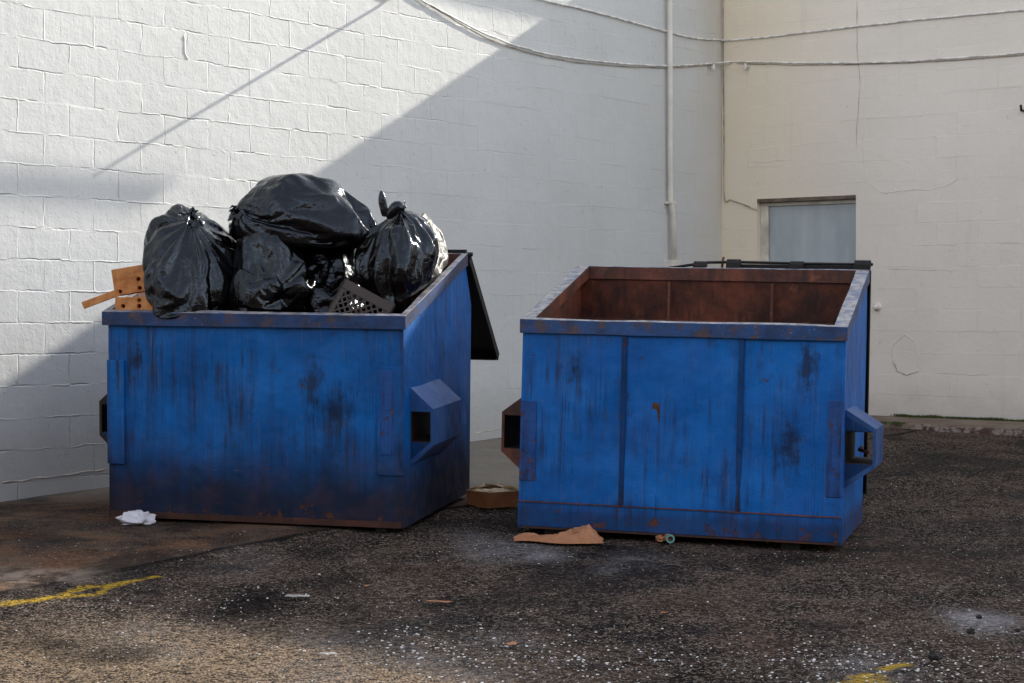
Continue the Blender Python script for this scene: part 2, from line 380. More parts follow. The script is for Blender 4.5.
# yellow spray paint
wob = n.vmath('SCALE', n.vmath('SUBTRACT', n.noise(P2, 7, 3, col=True), (.5,.5,.5)), scale=.12)
Pw = n.vmath('MULTIPLY', n.vmath('ADD', P2, wob), (1, 1, 0))
ym = None
for (a, b, wd) in (((-20,604),(60,594),.05),((60,594),(84,585),.04),((84,585),(106,583),.04),((66,594),(98,592),.035),((98,592),(112,583),.035),((108,583),(158,574),.032),((850,681),(872,674),.06),((886,667),(906,661),.04),((874,676),(884,678),.035)):
    dd = seg_dist(n, Pw, G(*a), G(*b))
    k = n.ramp(dd, wd*.2, wd*1.35, 1, 0)
    ym = k if ym is None else n.math('MAXIMUM', ym, k)
ym = n.math('MULTIPLY', ym, n.ramp(n.math('ADD', n.math('MULTIPLY', fin, .7), n.math('MULTIPLY', g1, .45)), .38, .62, .08, .9))
c = n.mix(ym, c, n.mix(fin, (.34,.20,.015), (.62,.42,.05)))
rough = n.math('ADD', n.math('SUBTRACT', .90, n.math('MULTIPLY', oil, .28)), n.math('MULTIPLY', fin, .1))
hh = n.math('ADD', n.math('MULTIPLY', n.math('MINIMUM', gd, .6), n.math('SUBTRACT', -1.1, n.math('MULTIPLY', sm, -.75))), n.math('MULTIPLY', fin, .9))
hh = n.math('SUBTRACT', hh, n.math('MULTIPLY', edge, 1.2))
nor = n.bump(hh, .014, 1.)
nor = n.bump(mid, .03, 1., nor)
M['ground'] = n.done(c, rough, nor, Specular_IOR_Level=.05)

xs = [-60,-30,-15,-9,-7] + [-6+.12*i for i in range(101)] + [6.5,8,10,15,30,60]
ys = [-60,-30,-12,-5,-2,0,1.5,3,4] + [5+.12*i for i in range(125)] + [20.5,24,40,60]
vs = []
for yv in ys:
    for xv in xs:
        zz = gz(xv, yv)
        if -6.5 < xv < 6.5 and 4.5 < yv < 20:
            zz += .008*(noise.noise(Vector((xv*1.3, yv*1.3, 3))) + .5*noise.noise(Vector((xv*4, yv*4, 8))))
            dq = (Vector((xv, yv, 0)) - A0).dot(NDIR)
            if dq > 2.56: zz -= .012
        vs.append((xv, yv, zz))
nx = len(xs)
fs = [(j*nx+i, j*nx+i+1, (j+1)*nx+i+1, (j+1)*nx+i) for j in range(len(ys)-1) for i in range(nx-1)]
gr = mesh_obj('ground', vs, fs, M['ground'], smooth=True); tag(gr, kind='structure')

# ------------------------------------------------------------------ walls
def wall_root(name, org, ang):
    return empty(name, org, Matrix.Rotation(ang, 3, 'Z'))
AL = math.atan2(WDIR.y, WDIR.x); AR = AL - math.pi/2
LW = wall_root('block_wall', A0, AL); RW = wall_root('block_wall', CORNER, AR)
tag(LW, 'long white painted block wall, sunlit at its upper left, behind the heaped dumpster', 'wall', 'painted block walls of the yard')
tag(RW, 'shaded cream painted block wall with the grey door in it', 'wall', 'painted block walls of the yard')
SCORN = (CORNER - A0).length
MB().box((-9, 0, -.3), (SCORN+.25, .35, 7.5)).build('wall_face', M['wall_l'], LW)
MB().box((-9, -.03, 7.5), (SCORN, .45, 7.6)).build('coping', M['roofing'], LW)

def wl(px, py, off=0.):           # local point of the white wall at a pixel of the photograph
    Y = 11.36/(1 - px/1900.0); X = (px-CX)/F*Y; z = H + (CY-py)/F*Y
    s = (Vector((X, Y, 0)) - A0).dot(WDIR); return Vector((s, -off, z))
def wr(px, py, off=0.):
    Y = 18.29/(1 + (px-722)/2544.0); X = (px-CX)/F*Y; z = H + (CY-py)/F*Y
    s = (Vector((X, Y, 0)) - CORNER).dot(NDIR); return Vector((s, -off, z))

# right wall with a door opening
dl = wr(757, 198); dr = wr(856, 196); DX0, DX1, DZ = dl.x, dr.x, (dl.z+dr.z)/2
TOP = 5.80
w = MB()
def panel(x0, x1, z0, z1): w.box((x0, 0, z0), (x1, .3, z1))
w.add([(-.12,0,-.3),(DX0,0,-.3),(DX0,0,DZ),(-.12,0,DZ)], [(0,1,2,3)])
w.add([(DX1,0,-.3),(22,0,-.3),(22,0,DZ),(DX1,0,DZ)], [(0,1,2,3)])
w.add([(-.12,0,DZ),(DX0,0,DZ),(DX1,0,DZ),(22,0,DZ),(22,0,TOP),(-.12,0,TOP)], [(0,1,2,3,4,5)])
w.add([(-.12,0,TOP),(22,0,TOP),(22,9,TOP),(-.12,9,TOP)], [(0,1,2,3)])
w.add([(22,0,-.3),(22,9,-.3),(22,9,TOP),(22,0,TOP)], [(0,1,2,3)])
w.add([(0,9,-.3),(22,9,-.3),(22,9,TOP),(0,9,TOP)], [(3,2,1,0)])
w.add([(DX0,0,-.3),(DX0,.16,-.3),(DX0,.16,DZ),(DX0,0,DZ)], [(0,1,2,3)])
w.add([(DX1,.16,-.3),(DX1,0,-.3),(DX1,0,DZ),(DX1,.16,DZ)], [(0,1,2,3)])
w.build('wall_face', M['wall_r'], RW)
MB().box((DX0, .002, DZ-.035), (DX1, .16, DZ)).build('lintel', M['dark_brown'], RW)
fr = MB().box((DX0+.001, .07, -.2), (DX0+.085, .16, DZ-.036)).box((DX1-.03, .07, -.2), (DX1-.001, .16, DZ-.036)).box((DX0+.086, .07, DZ-.072), (DX1-.031, .16, DZ-.037))
dfr = fr.build('door_frame', M['frame'], RW, bevel=.004)
door = MB().box((DX0+.088, .10, .6), (DX1-.034, .145, DZ-.075)).build('door', M['door'], RW, bevel=.003)
MB().tube([(DX0+.15, .10, 1.55), (DX0+.15, .04, 1.55)], .012).tube([(DX0+.15,.04,1.55),(DX0+.26,.04,1.55)], .012).build('door_handle', M['black_steel'], door)
hg = MB()
for zz in (1.0, 1.9, DZ-.30): hg.box((DX0+.072, .055, zz), (DX0+.094, .0695, zz+.10))
hg.build('hinge', M['frame'], dfr)
MB().box((DX0+.0, -.02, .50), (DX1, .155, .625)).build('doorstep', M['ridge'], RW)

def ridge(pts, r, mat, par, sub=7, jit=.012, seed=0, prof=None):
    """an uneven raised seam of paint or plaster following the wall"""
    P_ = []
    for a, b in zip(pts[:-1], pts[1:]):
        for k in range(sub): P_.append(a.lerp(b, k/sub))
    P_.append(pts[-1]); Q = []
    for i, p in enumerate(P_):
        q = Vector((p.x*7+seed, p.z*7, seed)); Q.append(p + Vector((noise.noise(q)*jit, 0, noise.noise(q+Vector((9,9,9)))*jit)))
    rr = [r*(.55+.8*abs(noise.noise(Vector((i*.7, seed, 1))))) for i in range(len(Q))]
    rr[0] = rr[-1] = r*.1
    return MB().tube(Q, rr, 6).build('plaster_seam', mat, par, smooth=True)
ridge([wr(*p) for p in ((864,80),(863,150),(866,178),(880,192),(905,190),(945,187),(957,180),(958,150))], .0055, M['ridge'], RW, 6, .03, 2)
ridge([wr(*p) for p in ((893,361),(897,371),(907,375),(918,370),(919,369))], .009, M['ridge_dk'], RW, 5, .02, 4)
ridge([wr(*p) for p in ((895,362),(893,345),(905,335),(917,342),(919,368))], .006, M['ridge'], RW, 5, .02, 5)
ridge([wr(*p) for p in ((746,160),(755,162),(790,160))], .005, M['ridge'], RW, 6, .02, 6)
ridge([wr(*p) for p in ((857,0),(858,62),(860,80),(856,150))], .006, M['ridge_dk'], RW, 8, .012, 7)
ridge([wr(*p) for p in ((935,373),(990,376))], .004, M['ridge_dk'], RW, 8, .012, 8)
ridge([wr(*p) for p in ((885,269),(960,271))], .0035, M['ridge_dk'], RW, 8, .012, 9)
ridge([wl(*p) for p in ((0,483),(40,478),(80,473),(107,469))], .008, M['ridge_dk'], LW, 8, .02, 10)
ridge([wl(*p) for p in ((183,34),(184,52),(187,61))], .009, M['ridge'], LW, 5, .02, 11)
ridge([wl(*p) for p in ((473,432),(490,431),(505,427))], .006, M['ridge_dk'], LW, 6, .02, 12)

# roof furniture of the low building (out of the picture above; it only reaches it as shade)
def to_rw(s_w, off_n, z):       # coordinates: metres along the white wall, metres out from it -> right wall local
    return Vector((off_n, s_w - SCORN, z))
MB().box(to_rw(8.95, 2.77, 7.70), to_rw(11.3, 2.85, 7.80)).build('roof_duct', M['roofing'], RW)
MB().box(to_rw(10.0, 1.65, 7.40), to_rw(12.35, 1.71, 7.52)).build('roof_duct', M['roofing'], RW)
fpo = MB()
for p in (to_rw(9.0, 2.81, 0), to_rw(12.3, 1.68, 0)):
    fpo.box((p.x-.012, p.y-.012, TOP), (p.x+.012, p.y+.012, 7.42 if p.x < 2 else 7.70))
fpo.build('duct_leg', M['roofing'], RW)

# arm on the white wall: a lamp bracket whose long thin shadow crosses the blocks
arm = empty('wall_bracket'); arm.matrix_world = LW.matrix_world.copy()
tag(arm, 'thin grey metal bracket on the white wall at the top edge', 'bracket')
pa = wl(395, -3)
MB().tube([pa+Vector((-.14,-.02,0)), pa+Vector((-.03,-.025,.004)), pa+Vector((0,-.06,.005)), pa+Vector((.0,-.84,.006))], .013, 8).build('arm', M['black_steel'], arm, smooth=True)
MB().box((pa.x-.19,-.02,pa.z-.03),(pa.x-.12,0,pa.z+.03)).build('wall_plate', M['black_steel'], arm)

# curb strip along the cream wall
vs=[];fs=[]; prof=[(-.003,0.0),(-.30,-.008),(-.60,-.02),(-.64,-.04),(-.66,-.35)]
cn=120
for i in range(cn+1):
    s = .0 + i*(12.0/cn)
    wpt = CORNER + NDIR*s; zb = .612
    for k,(dy,dz) in enumerate(prof):
        jn = noise.noise(Vector((s*3, k*2.2, 5)))
        jn2 = noise.noise(Vector((s*11, k*2.2, 7)))
        y_ = dy + (0 if k==0 else (.03*jn + .012*jn2)*(1 if k>1 else .3)); z_ = zb + dz + (.010*jn + .006*jn2 if 0<k<4 else 0)
        vs.append((s, y_, z_))
L_=len(prof)
for i in range(cn):
    for k in range(L_-1): fs.append((i*L_+k, i*L_+k+1, (i+1)*L_+k+1, (i+1)*L_+k))
n = NT('worn_curb'); P = n.co; x,y,z = n.xyz(P)
c = n.mix(n.ramp(n.noise(P, 3, 6, .7), .35, .65), (.13,.088,.065), (.22,.165,.12))
fm = n.ramp(n.math('ADD', y, n.math('MULTIPLY', n.noise(P, 6, 4), .12)), -.585, -.54, 1, 0)
c = n.mix(n.math('MULTIPLY', fm, n.ramp(x, .6, 1.7, .15, 1.)), c, n.mix(n.ramp(n.noise(P, 9, 5, .7), .45, .6), (.055,.022,.016), (.26,.22,.19)))
M['curb'] = n.done(c, .85, n.bump(n.noise(P, 25, 6, .7), .01))
cb = mesh_obj('curb', vs, fs, M['curb'], smooth=True); cb.matrix_world = Matrix.Translation(CORNER) @ Matrix.Rotation(AR, 4, 'Z'); tag(cb, kind='structure')

# grass and moss tufts along wall foot and curb
n = NT('moss_green'); 
M['grass'] = n.done(n.mix(n.noise(n.co, 5, 3), (.035,.065,.012), (.11,.13,.03)), .8)
rg = random.Random(5); g_ = MB()
def tuft(p, hgt, cnt, spread):
    for _ in range(cnt):
        a = rg.uniform(0, 6.28); b = p + Vector((rg.gauss(0, spread), rg.gauss(0, spread*.3), 0)); hh_ = hgt*rg.uniform(.4, 1.1)
        t = Vector((math.cos(a), math.sin(a), 0)); sd = Vector((-t.y, t.x, 0))*.004
        tip = b + t*hh_*.5 + Vector((0,0,hh_)); md = b + t*hh_*.15 + Vector((0,0,hh_*.6))
        g_.add([b-sd, b+sd, md+sd*.8, tip, md-sd*.8], [(0,1,2,3,4)])
for i in range(330):
    px = rg.choice([rg.uniform(895,1030), rg.uniform(915,1030), rg.uniform(900,912)]); q = wr(px, 419)
    tuft(Vector((q.x, -.012-abs(rg.gauss(0,.012)), .607)), .030*(1+.6*noise.noise(Vector((q.x*5,0,0)))), 6, .02)
for i in range(110):
    px = rg.choice([rg.uniform(880,925), rg.gauss(926,4)]); q = wr(px, 425)
    tuft(Vector((q.x+rg.gauss(0,.01), -.60+rg.gauss(0,.02), .57)), .035, 5, .018)
gs = g_.build('grass_tufts', M['grass']); gs.matrix_world = cb.matrix_world.copy(); tag(gs, 'low green grass and moss growing along the curb and wall foot', 'grass', kind='stuff')

# ------------------------------------------------------------------ pipe, cables
def on(wall, name, label, cat, group=None):
    e = empty(name); e.matrix_world = wall.matrix_world.copy(); tag(e, label, cat, group); return e
pp = on(LW, 'conduit_pipe', 'white painted pipe running down the wall just left of the corner', 'pipe')
t0 = wl(664.5, -60, .045); t1 = wl(665.5, 200, .045); t2 = wl(667.5, 215, .055); t3 = wl(668, 262, .055)
MB().tube([t0, t1, wl(666.3,207,.05), t2, t3], .026, 12).build('pipe', M['pipe'], pp, smooth=True)
c_ = wl(666.2, 203, 0); MB().box((c_.x-.055,-.074,c_.z-.012),(c_.x+.055,0,c_.z+.012)).build('clamp', M['pipe'], pp, bevel=.003)
c_ = wl(667, 266, 0); MB().box((c_.x-.075,-.10,c_.z-.05),(c_.x+.075,0,c_.z+.055)).build('junction_box', M['pipe'], pp, bevel=.006)
MB().tube([(c_.x,-.05,c_.z-.05),(c_.x,-.05,.5)], .026, 12).build('lower_pipe', M['pipe'], pp, smooth=True)

def smooth_pts(pts, sub=8, jit=.0, seed=0):
    out = []
    for i in range(len(pts)-1):
        p0 = pts[max(i-1,0)]; p1 = pts[i]; p2 = pts[i+1]; p3 = pts[min(i+2,len(pts)-1)]
        for k in range(sub):
            t = k/sub
            out.append(.5*((2*p1)+(-p0+p2)*t+(2*p0-5*p1+4*p2-p3)*t*t+(-p0+3*p1-3*p2+p3)*t**3))
    out.append(pts[-1])
    if jit: out = [p + Vector((0, noise.noise(Vector((i*.35, seed, 0)))*jit, noise.noise(Vector((i*.35, seed, 5)))*jit)) for i, p in enumerate(out)]
    return out
LWm, RWm = LW.matrix_world, RW.matrix_world
def cable(name, pl, pr, r, mat, label, offs=.03, seed=0, jit=.012):
    pts = [LWm @ wl(a, b, offs) for a, b in pl] + [RWm @ wr(a, b, offs) for a, b in pr]
    o = MB().tube(smooth_pts(pts, 8, jit, seed), r, 8).build(name, mat, smooth=True)
    tag(o, label, 'cable', 'cables on the walls'); return o
cable('cable', [(505,-14),(540,0),(575,8),(610,17),(650,28),(690,38),(716,40)], [(728,40.5),(760,38),(820,31),(900,22),(960,16),(1040,9)], .009, M['cable'], 'upper pale cable sagging down the white wall and rising along the cream wall', .016, 1, .004)
cable('cable', [(400,-12),(418,0),(440,12),(480,33),(520,48),(560,57),(610,63),(660,66),(706,64)], [(730,62),(748,62),(800,63),(850,63),(900,62),(960,58),(1040,52)], .008, M['cable'], 'lower pale cable strung from clip to clip across both walls', .022, 2, .006)
cable('cable', [(404,-12),(424,3),(447,17),(484,38),(524,52),(566,61),(615,66),(662,68),(706,66)], [(730,64),(748,64),(800,65),(850,64.5),(905,63),(960,60),(1040,54)], .004, M['cable_dark'], 'thin dark wire twisted close beneath the lower pale cable', .012, 3, .006)
cable('cable', [], [(723.5,-20),(723.7,60),(724.5,130),(724.8,196),(732,200),(745,205),(758,210)], .006, M['cable_dark'], 'thin painted wire down the corner that turns towards the door frame', .012, 4, .008)
for i, (px, py, wm_, fn, lb) in enumerate(((708,66,LW,wl,'small rusty cable clip left of the wall corner'),(748,65,RW,wr,'small rusty cable clip right of the wall corner'))):
    e = on(wm_, 'cable_clip', lb, 'clip', 'clips that hold the lower cable')
    c_ = fn(px, py)
    MB().tube([(c_.x, 0, c_.z-.02), (c_.x, -.055, c_.z-.02)], .012, 8).tube([(c_.x,-.055,c_.z-.06),(c_.x,-.055,c_.z+.012)], [.014,.009], 8).build('hook', M['cable'], e, smooth=True)
    MB().box((c_.x-.03,-.006,c_.z-.05),(c_.x+.03,0,c_.z+.03)).build('base_plate', M['frame'], e)
e = on(RW, 'wall_bolt', 'lone painted bolt stub on the cream wall right of the empty dumpster', 'bolt')
c_ = wr(878, 307); MB().tube([(c_.x,0,c_.z),(c_.x,-.05,c_.z),(c_.x,-.075,c_.z-.004)], [.024,.022,.016], 10).build('bolt', M['ridge'], e, smooth=True)
MB().tube([(c_.x,-.0,c_.z),(c_.x,-.012,c_.z)], .04, 12).build('washer', M['ridge'], e, smooth=True)
e = on(RW, 'wall_hook', 'small black hook on the cream wall at the right edge of the photo', 'hook')
c_ = wr(1024, 111); MB().tube([(c_.x,0,c_.z),(c_.x,-.06,c_.z),(c_.x,-.07,c_.z+.05)], .012, 8).build('hook', M['black_steel'], e, smooth=True)

# ------------------------------------------------------------------ dumpsters
def rotm(y, r, p): 
    return Matrix.Rotation(y,3,'Z') @ Matrix.Rotation(r,3,'Y') @ Matrix.Rotation(p,3,'X')
DW = 1.83
def lp(root, px, py, ylocal):
    """local point of a root, on its plane y = ylocal, seen at a pixel"""
    Mi = root.matrix_world.inverted()
    o_ = Mi @ Vector((0,0,H)); d_ = (Mi.to_3x3() @ Vector(((px-CX)/F, 1, (CY-py)/F)))
    t = (ylocal - o_.y)/d_.y; return o_ + d_*t

def sheet(vs4, nu, nv, amp, seed, nrm):
    """a subdivided, slightly dented quad; edges stay put"""
    a,b,c,d = [Vector(v) for v in vs4]; V=[]; Fc=[]
    for j in range(nv+1):
        for i in range(nu+1):
            u=i/nu; v=j/nv; p=(a.lerp(b,u)).lerp(d.lerp(c,u),v)
            e=min(1,6*min(u,1-u))*min(1,6*min(v,1-v))
            p=p+Vector(nrm)*amp*e*(noise.noise(Vector((p.x*2.1+seed,p.y*2.1,p.z*2.1)))*1.0+.5*noise.noise(Vector((p.x*5+seed,p.y*5,p.z*5)))+.9*max(0,noise.noise(Vector((p.x*9+seed,p.y*9,p.z*9)))-.38))
            V.append(p)
    for j in range(nv):
        for i in range(nu): Fc.append((j*(nu+1)+i,j*(nu+1)+i+1,(j+1)*(nu+1)+i+1,(j+1)*(nu+1)+i))
    return V,Fc

def make_dumpster(q, D, Hf, Hb, o, ob, mats, seed, rw=.078):
    root = empty('dumpster', q[:3], rotm(*q[3:6]))
    x0, x1 = -DW/2+o, DW/2-o; T = .012
    zf, zb = Hf-.035, Hb-.035
    b = MB()
    zk = Hb-.33; yk = D+ob+.035
    # outside
    V,Fc = sheet([(x0,0,0),(x1,0,0),(x1,0,zf),(x0,0,zf)], 64, 44, .015, seed, (0,1,0)); b.add(V,Fc,0)
    b.add([(x0,D,zb),(x1,D,zb),(x1,yk,zk),(x0,yk,zk),(x1,D+ob,0),(x0,D+ob,0)], [(0,1,2,3),(3,2,4,5)], 0)
    for X, sg in ((x0,-1),(x1,1)):
        V,Fc = sheet([(X,0,0),(X,D,0),(X,D,zk),(X,0,zf*.75)], 20, 16, 0, seed, (1,0,0))
        # side as a pentagon, gridded for the dents
        prof=[]
        ny=22; nz=20; VV=[]
        for j in range(nz+1):
            for i in range(ny+1):
                u=i/ny; 
                yb = u*(D+ob)
                v=j/nz
                # top line at this u
                yt=u*D; zt=zf+(zb-zf)*u
                # bulge of the rear edge towards the knuckle
                yy=yb+(yt-yb)*v; zz=zt*v
                rear_y = (D+ob)+(yk-(D+ob))*min(1,zz/zk) if zz<=zk else yk+(D-yk)*(zz-zk)/(zb-zk)
                yy = yy + (rear_y-((D+ob)+(D-(D+ob))*v))*u**6
                e=min(1,5*min(u,1-u))*min(1,5*min(v,1-v))
                xx=X+.010*e*noise.noise(Vector((yy*2.2+seed,zz*2.2,X*3)))
                VV.append((xx,yy,zz))
        FF=[(j*(ny+1)+i,j*(ny+1)+i+1,(j+1)*(ny+1)+i+1,(j+1)*(ny+1)+i) for j in range(nz) for i in range(ny)]
        if sg<0: FF=[tuple(reversed(f)) for f in FF]
        b.add(VV,FF,0)
    b.add([(x0,0,0),(x1,0,0),(x1,D+ob,0),(x0,D+ob,0)], [(3,2,1,0)], 0)
    # inside
    X0,X1 = x0+T,x1-T
    b.add([(X0,T,.08),(X1,T,.08),(X1,T,zf),(X0,T,zf)], [(3,2,1,0)], 1)
    b.add([(X0,D-T,zb),(X1,D-T,zb),(X1,yk-T,zk),(X0,yk-T,zk),(X1,D+ob-T,.08),(X0,D+ob-T,.08)], [(3,2,1,0),(5,4,2,3)], 1)
    for X in (X0,X1): b.add([(X,T,.08),(X,D+ob-T,.08),(X,yk-T,zk),(X,D-T,zb),(X,T,zf)], [(0,1,2,3,4)], 1)
    b.add([(X0,T,.08),(X1,T,.08),(X1,D+ob-T,.08),(X0,D+ob-T,.08)], [(0,1,2,3)], 1)
    b.add([(x0,0,zf),(x1,0,zf),(x1,D,zb),(x0,D,zb),(X0,T,zf),(X1,T,zf),(X1,D-T,zb),(X0,D-T,zb)], [(0,1,5,4),(1,2,6,5),(2,3,7,6),(3,0,4,7)], 0)
    body = b.build('body', None, root, smooth=False, mats=[mats['body'], M['rust']])
    for p in body.data.polygons:
        if p.material_index == 0 and len(p.vertices)==4 and p.area<.02: p.use_smooth=True
    # rim: rectangular tube round the mouth
    hh_=.078; rb = MB()
    def ring(x0,x1,y0,y1,dz):
        def zt(y): return Hf+(Hb-Hf)*(y+o)/(D+o)+dz
        return [(x0,y0,zt(y0)),(x1,y0,zt(y0)),(x1,y1,zt(y1)),(x0,y1,zt(y1))]
    oT=ring(-DW/2,DW/2,-o-.012,D,0); iT=ring(-DW/2+rw,DW/2-rw,.014,D-.02,0)
    oB=ring(-DW/2,DW/2,-o-.012,D,-hh_); iB=ring(-DW/2+rw,DW/2-rw,.014,D-.02,-hh_)
    vs_=oT+iT+oB+iB; fs_=[]
    for k in range(4):
        l=(k+1)%4
        fs_ += [(k,l,4+l,4+k),(8+k,8+4+k,8+4+l,8+l),(k,8+k,8+l,l),(4+k,4+l,12+l,12+k)]
    rb.add(vs_,fs_); rb.m=[1 if k%4==3 else 0 for k in range(16)]
    rim = rb.build('rim', None, root, bevel=.003, mats=[mats['rim'], M['rust']])
    sbd = rim.modifiers.new('dent','SUBSURF'); sbd.subdivision_type='SIMPLE'; sbd.levels=sbd.render_levels=3
    tx = bpy.data.textures.new('dents','CLOUDS'); tx.noise_scale=.35
    dm = rim.modifiers.new('d','DISPLACE'); dm.texture=tx; dm.strength=.016; dm.mid_level=.5; dm.texture_coords='GLOBAL'
    return root

def pocket(root, side, y0, y1, zc0, zc1, zo0, zo1, p, X, mat, inner, gs=(0,2)):
    """fork pocket: a sheet-steel channel on the side, open at both ends, sloped above and below"""
    t=.016; b=MB()
    def prof(k): # outline in (x out, z)
        return [(0,zc1+k),(p+k,zo1+k*.6),(p+k,zo0-k*.6),(0,zc0-k)]
    out=prof(0); inn=[(0,zc1-t*2.2),(p-t,zo1-t),(p-t,zo0+t),(0,zc0+t*2.2)]
    V=[]
    for yy in (y0,y1):
        V += [(X+side*a,yy,z_) for a,z_ in out] + [(X+side*a,yy,z_) for a,z_ in inn]
    Fs=[]; Fi=[]
    for k in range(3):
        Fs.append((k,k+1,8+k+1,8+k)); Fi.append((4+k,12+k,12+k+1,4+k+1))
        Fs.append((k,4+k,4+k+1,k+1)); Fs.append((8+k,8+k+1,12+k+1,12+k))
    if side<0: Fs=[tuple(reversed(f)) for f in Fs]; Fi=[tuple(reversed(f)) for f in Fi]
    b.add(V,Fs,0); b.add(V,Fi,1)
    # end gussets close the sloped corners and leave a square mouth
    for yy in (y0+.004,y1-.004):
        for gi,tri in zip(gs,(((0,zc1-.012),(p-t,zo1-t),(0,zo1-t)),((0,zc0+.012),(0,zo0+t),(p-t,zo0+t)))):
            v=[(X+side*a,yy-.003,z_) for a,z_ in tri]+[(X+side*a,yy+.003,z_) for a,z_ in tri]
            b.add(v,[(0,1,2),(5,4,3),(0,3,4,1),(1,4,5,2),(2,5,3,0)],gi)
    b.box((min(X+side*.003,X+side*.007),y0+.008,zo0+t),(max(X+side*.003,X+side*.007),y1-.008,zo1-t),mi=1)  # near-black back plate stands in for the shade inside the pocket
    for zz in (zo1-t-.004,zo0+t-.004):
        b.box((min(X,X+side*(p-t)),y0+.008,zz),(max(X,X+side*(p-t)),y1-.008,zz+.008),mi=1)
    # guide lips: the triangular gusset behind
    return b.build('fork_pocket', None, root, mats=[mat, inner, M['groove']])

QL=(-1.474,10.268,.427,-.2341,.012,.0404); QR=(.903,9.935,.389,-.2740,.0214,-.018)
DLn = make_dumpster(QL, 1.32, 1.195, 1.524, .023, .125, {'body':M['blue_l'],'rim':M['rim_l']}, 1.5, .040)
DRn = make_dumpster(QR, 1.323, 1.181, 1.534, .012, .021, {'body':M['blue_r'],'rim':M['rim_r']}, 7.5)
tag(DLn, 'grimy blue steel dumpster heaped with black garbage bags', 'dumpster', 'blue steel dumpsters')
tag(DRn, 'empty open blue steel dumpster with a rusty inside and two upright ribs', 'dumpster', 'blue steel dumpsters')

# left one: pockets, front plates, skids, lid
xr = DW/2-.023
pk=pocket(DLn, 1, .13, .74, .33, .78, .455, .66, .135, xr, M['blue_rw'], M['pocket_shade'])
pk=pocket(DLn,-1, .13, .64, .33, .77, .455, .655, .125, -xr, M['pocket_shade'], M['pocket_shade'])  # outer skin also takes the near-black shade colour
def plate(root, xa, xb, za, zb_, mat, th=.008, y=-.001, name='reinforcing_plate', bev=.002):
    return MB().box((xa, y-th, za), (xb, y, zb_)).build(name, mat, root, bevel=bev)
a=lp(DLn,110,463,0); b_=lp(DLn,125,360,0); plate(DLn, -xr, b_.x, a.z, b_.z, M['blue_l'], .022)
a=lp(DLn,378,475,0); b_=lp(DLn,398,367,0); plate(DLn, a.x, xr, a.z, b_.z, M['blue_l'], .008)
a=lp(DLn,381,440,0); b_=lp(DLn,394,369,0); plate(DLn, a.x, b_.x, a.z-.08, b_.z-.01, M['blue_pl'], .012)
sk=MB()
for X in (-.75,-.25,.25,.75): sk.box((X-.035,.05,-.05),(X+.035,1.25,0))
sk.build('skid', M['black_steel'], DLn)
MB().box((.72,.03,-.03),(.78,.09,.0)).build('foot', M['black_steel'], DLn)
MB().box((-xr+.01,-.006,.0),(xr-.01,-.001,.035)).build('bottom_flange', M['rust_dark'], DLn)
# open lid hanging off the back on a slant
def lid(root, x0, x1, top, bot, th=.012, lip=.045, name='lid'):
    top=Vector(top); bot=Vector(bot); d=(bot-top).normalized(); up=Vector((1,0,0)).cross(d).normalized()
    b=MB(); L=(bot-top).length
    def pt(x,s,h): return Vector((x,0,0))+top+d*s+up*h
    def slab(xa,xb,sa,sb,ha,hb):
        v=[pt(x,s,h) for h in (ha,hb) for x,s in ((xa,sa),(xb,sa),(xb,sb),(xa,sb))]
        b.add(v,[(3,2,1,0),(4,5,6,7),(0,1,5,4),(1,2,6,5),(2,3,7,6),(3,0,4,7)])
    slab(x0,x1,0,L,0,th)
    slab(x0,x0+th,0,L,-lip,-.0005); slab(x1-th,x1,0,L,-lip,-.0005)
    slab(x0+th+.001,x1-th-.001,L-th,L,-lip,-.0005)
    k=3
    for i in range(1,k+1):
        xc=x0+(x1-x0)*i/(k+1); slab(xc-.03,xc+.03,.06,L-.08,th+.0005,th+.014)
    return b.build(name, M['black_plastic'], root, bevel=.004)
Dl=1.32
lid(DLn, .01, DW/2+.01, (0,Dl+.03,1.50), (0,Dl+.78,.83))
lid(DLn, -DW/2-.01, -.01, (0,Dl+.03,1.50), (0,Dl+.78,.83))
MB().tube([(-DW/2-.02,Dl+.03,1.515),(DW/2+.02,Dl+.03,1.515)], .014, 8).build('hinge_rod', M['black_steel'], DLn, smooth=True)
MB().box((DW/2-.16,Dl+.003,1.50),(DW/2-.02,Dl+.05,1.545)).build('hinge_bracket', M['black_steel'], DLn, bevel=.003)
MB().box((-DW/2+.02,Dl+.003,1.50),(-DW/2+.16,Dl+.05,1.545)).build('hinge_bracket', M['black_steel'], DLn, bevel=.003)
MB().box((-.07,Dl+.003,1.50),(.07,Dl+.05,1.545)).build('hinge_bracket', M['black_steel'], DLn, bevel=.003)

# right one
xr2 = DW/2-.012
pocket(DRn, 1, .08, .64, .30, .73, .42, .63, .165, xr2, M['blue_rw'], M['pocket_shade'], (2,2))
pocket(DRn,-1, .10, .64, .30, .75, .42, .645, .14, -xr2, M['rust'], M['pocket_shade'], (0,0))
a=lp(DRn,520,480,0); b_=lp(DRn,537,401,0); plate(DRn, -xr2, b_.x, a.z, b_.z, M['blue_pl'], .006)
a=lp(DRn,826,497,0); b_=lp(DRn,845,401,0); plate(DRn, a.x, xr2, a.z, b_.z, M['blue_pl'], .006)
for px in (621, 738):
    a=lp(DRn,px,505,0); r_=MB()
    r_.box((a.x-.015,-.012,.155),(a.x+.015,-.001,1.10)).build('rib', M['groove'], DRn, bevel=.005)
MB().box((-xr2-.004,-.006,.012),(xr2+.004,-.001,.148)).build('kick_plate', M['blue_r'], DRn, bevel=.003)
MB().bar((-xr2,-.012,.151),(xr2,-.012,.151),.008,.006).build('weld_seam', M['rust'], DRn)
MB().box((-xr2+.02,-.004,.0),(xr2-.02,.05,.011)).build('bottom_flange', M['rust_dark'], DRn)
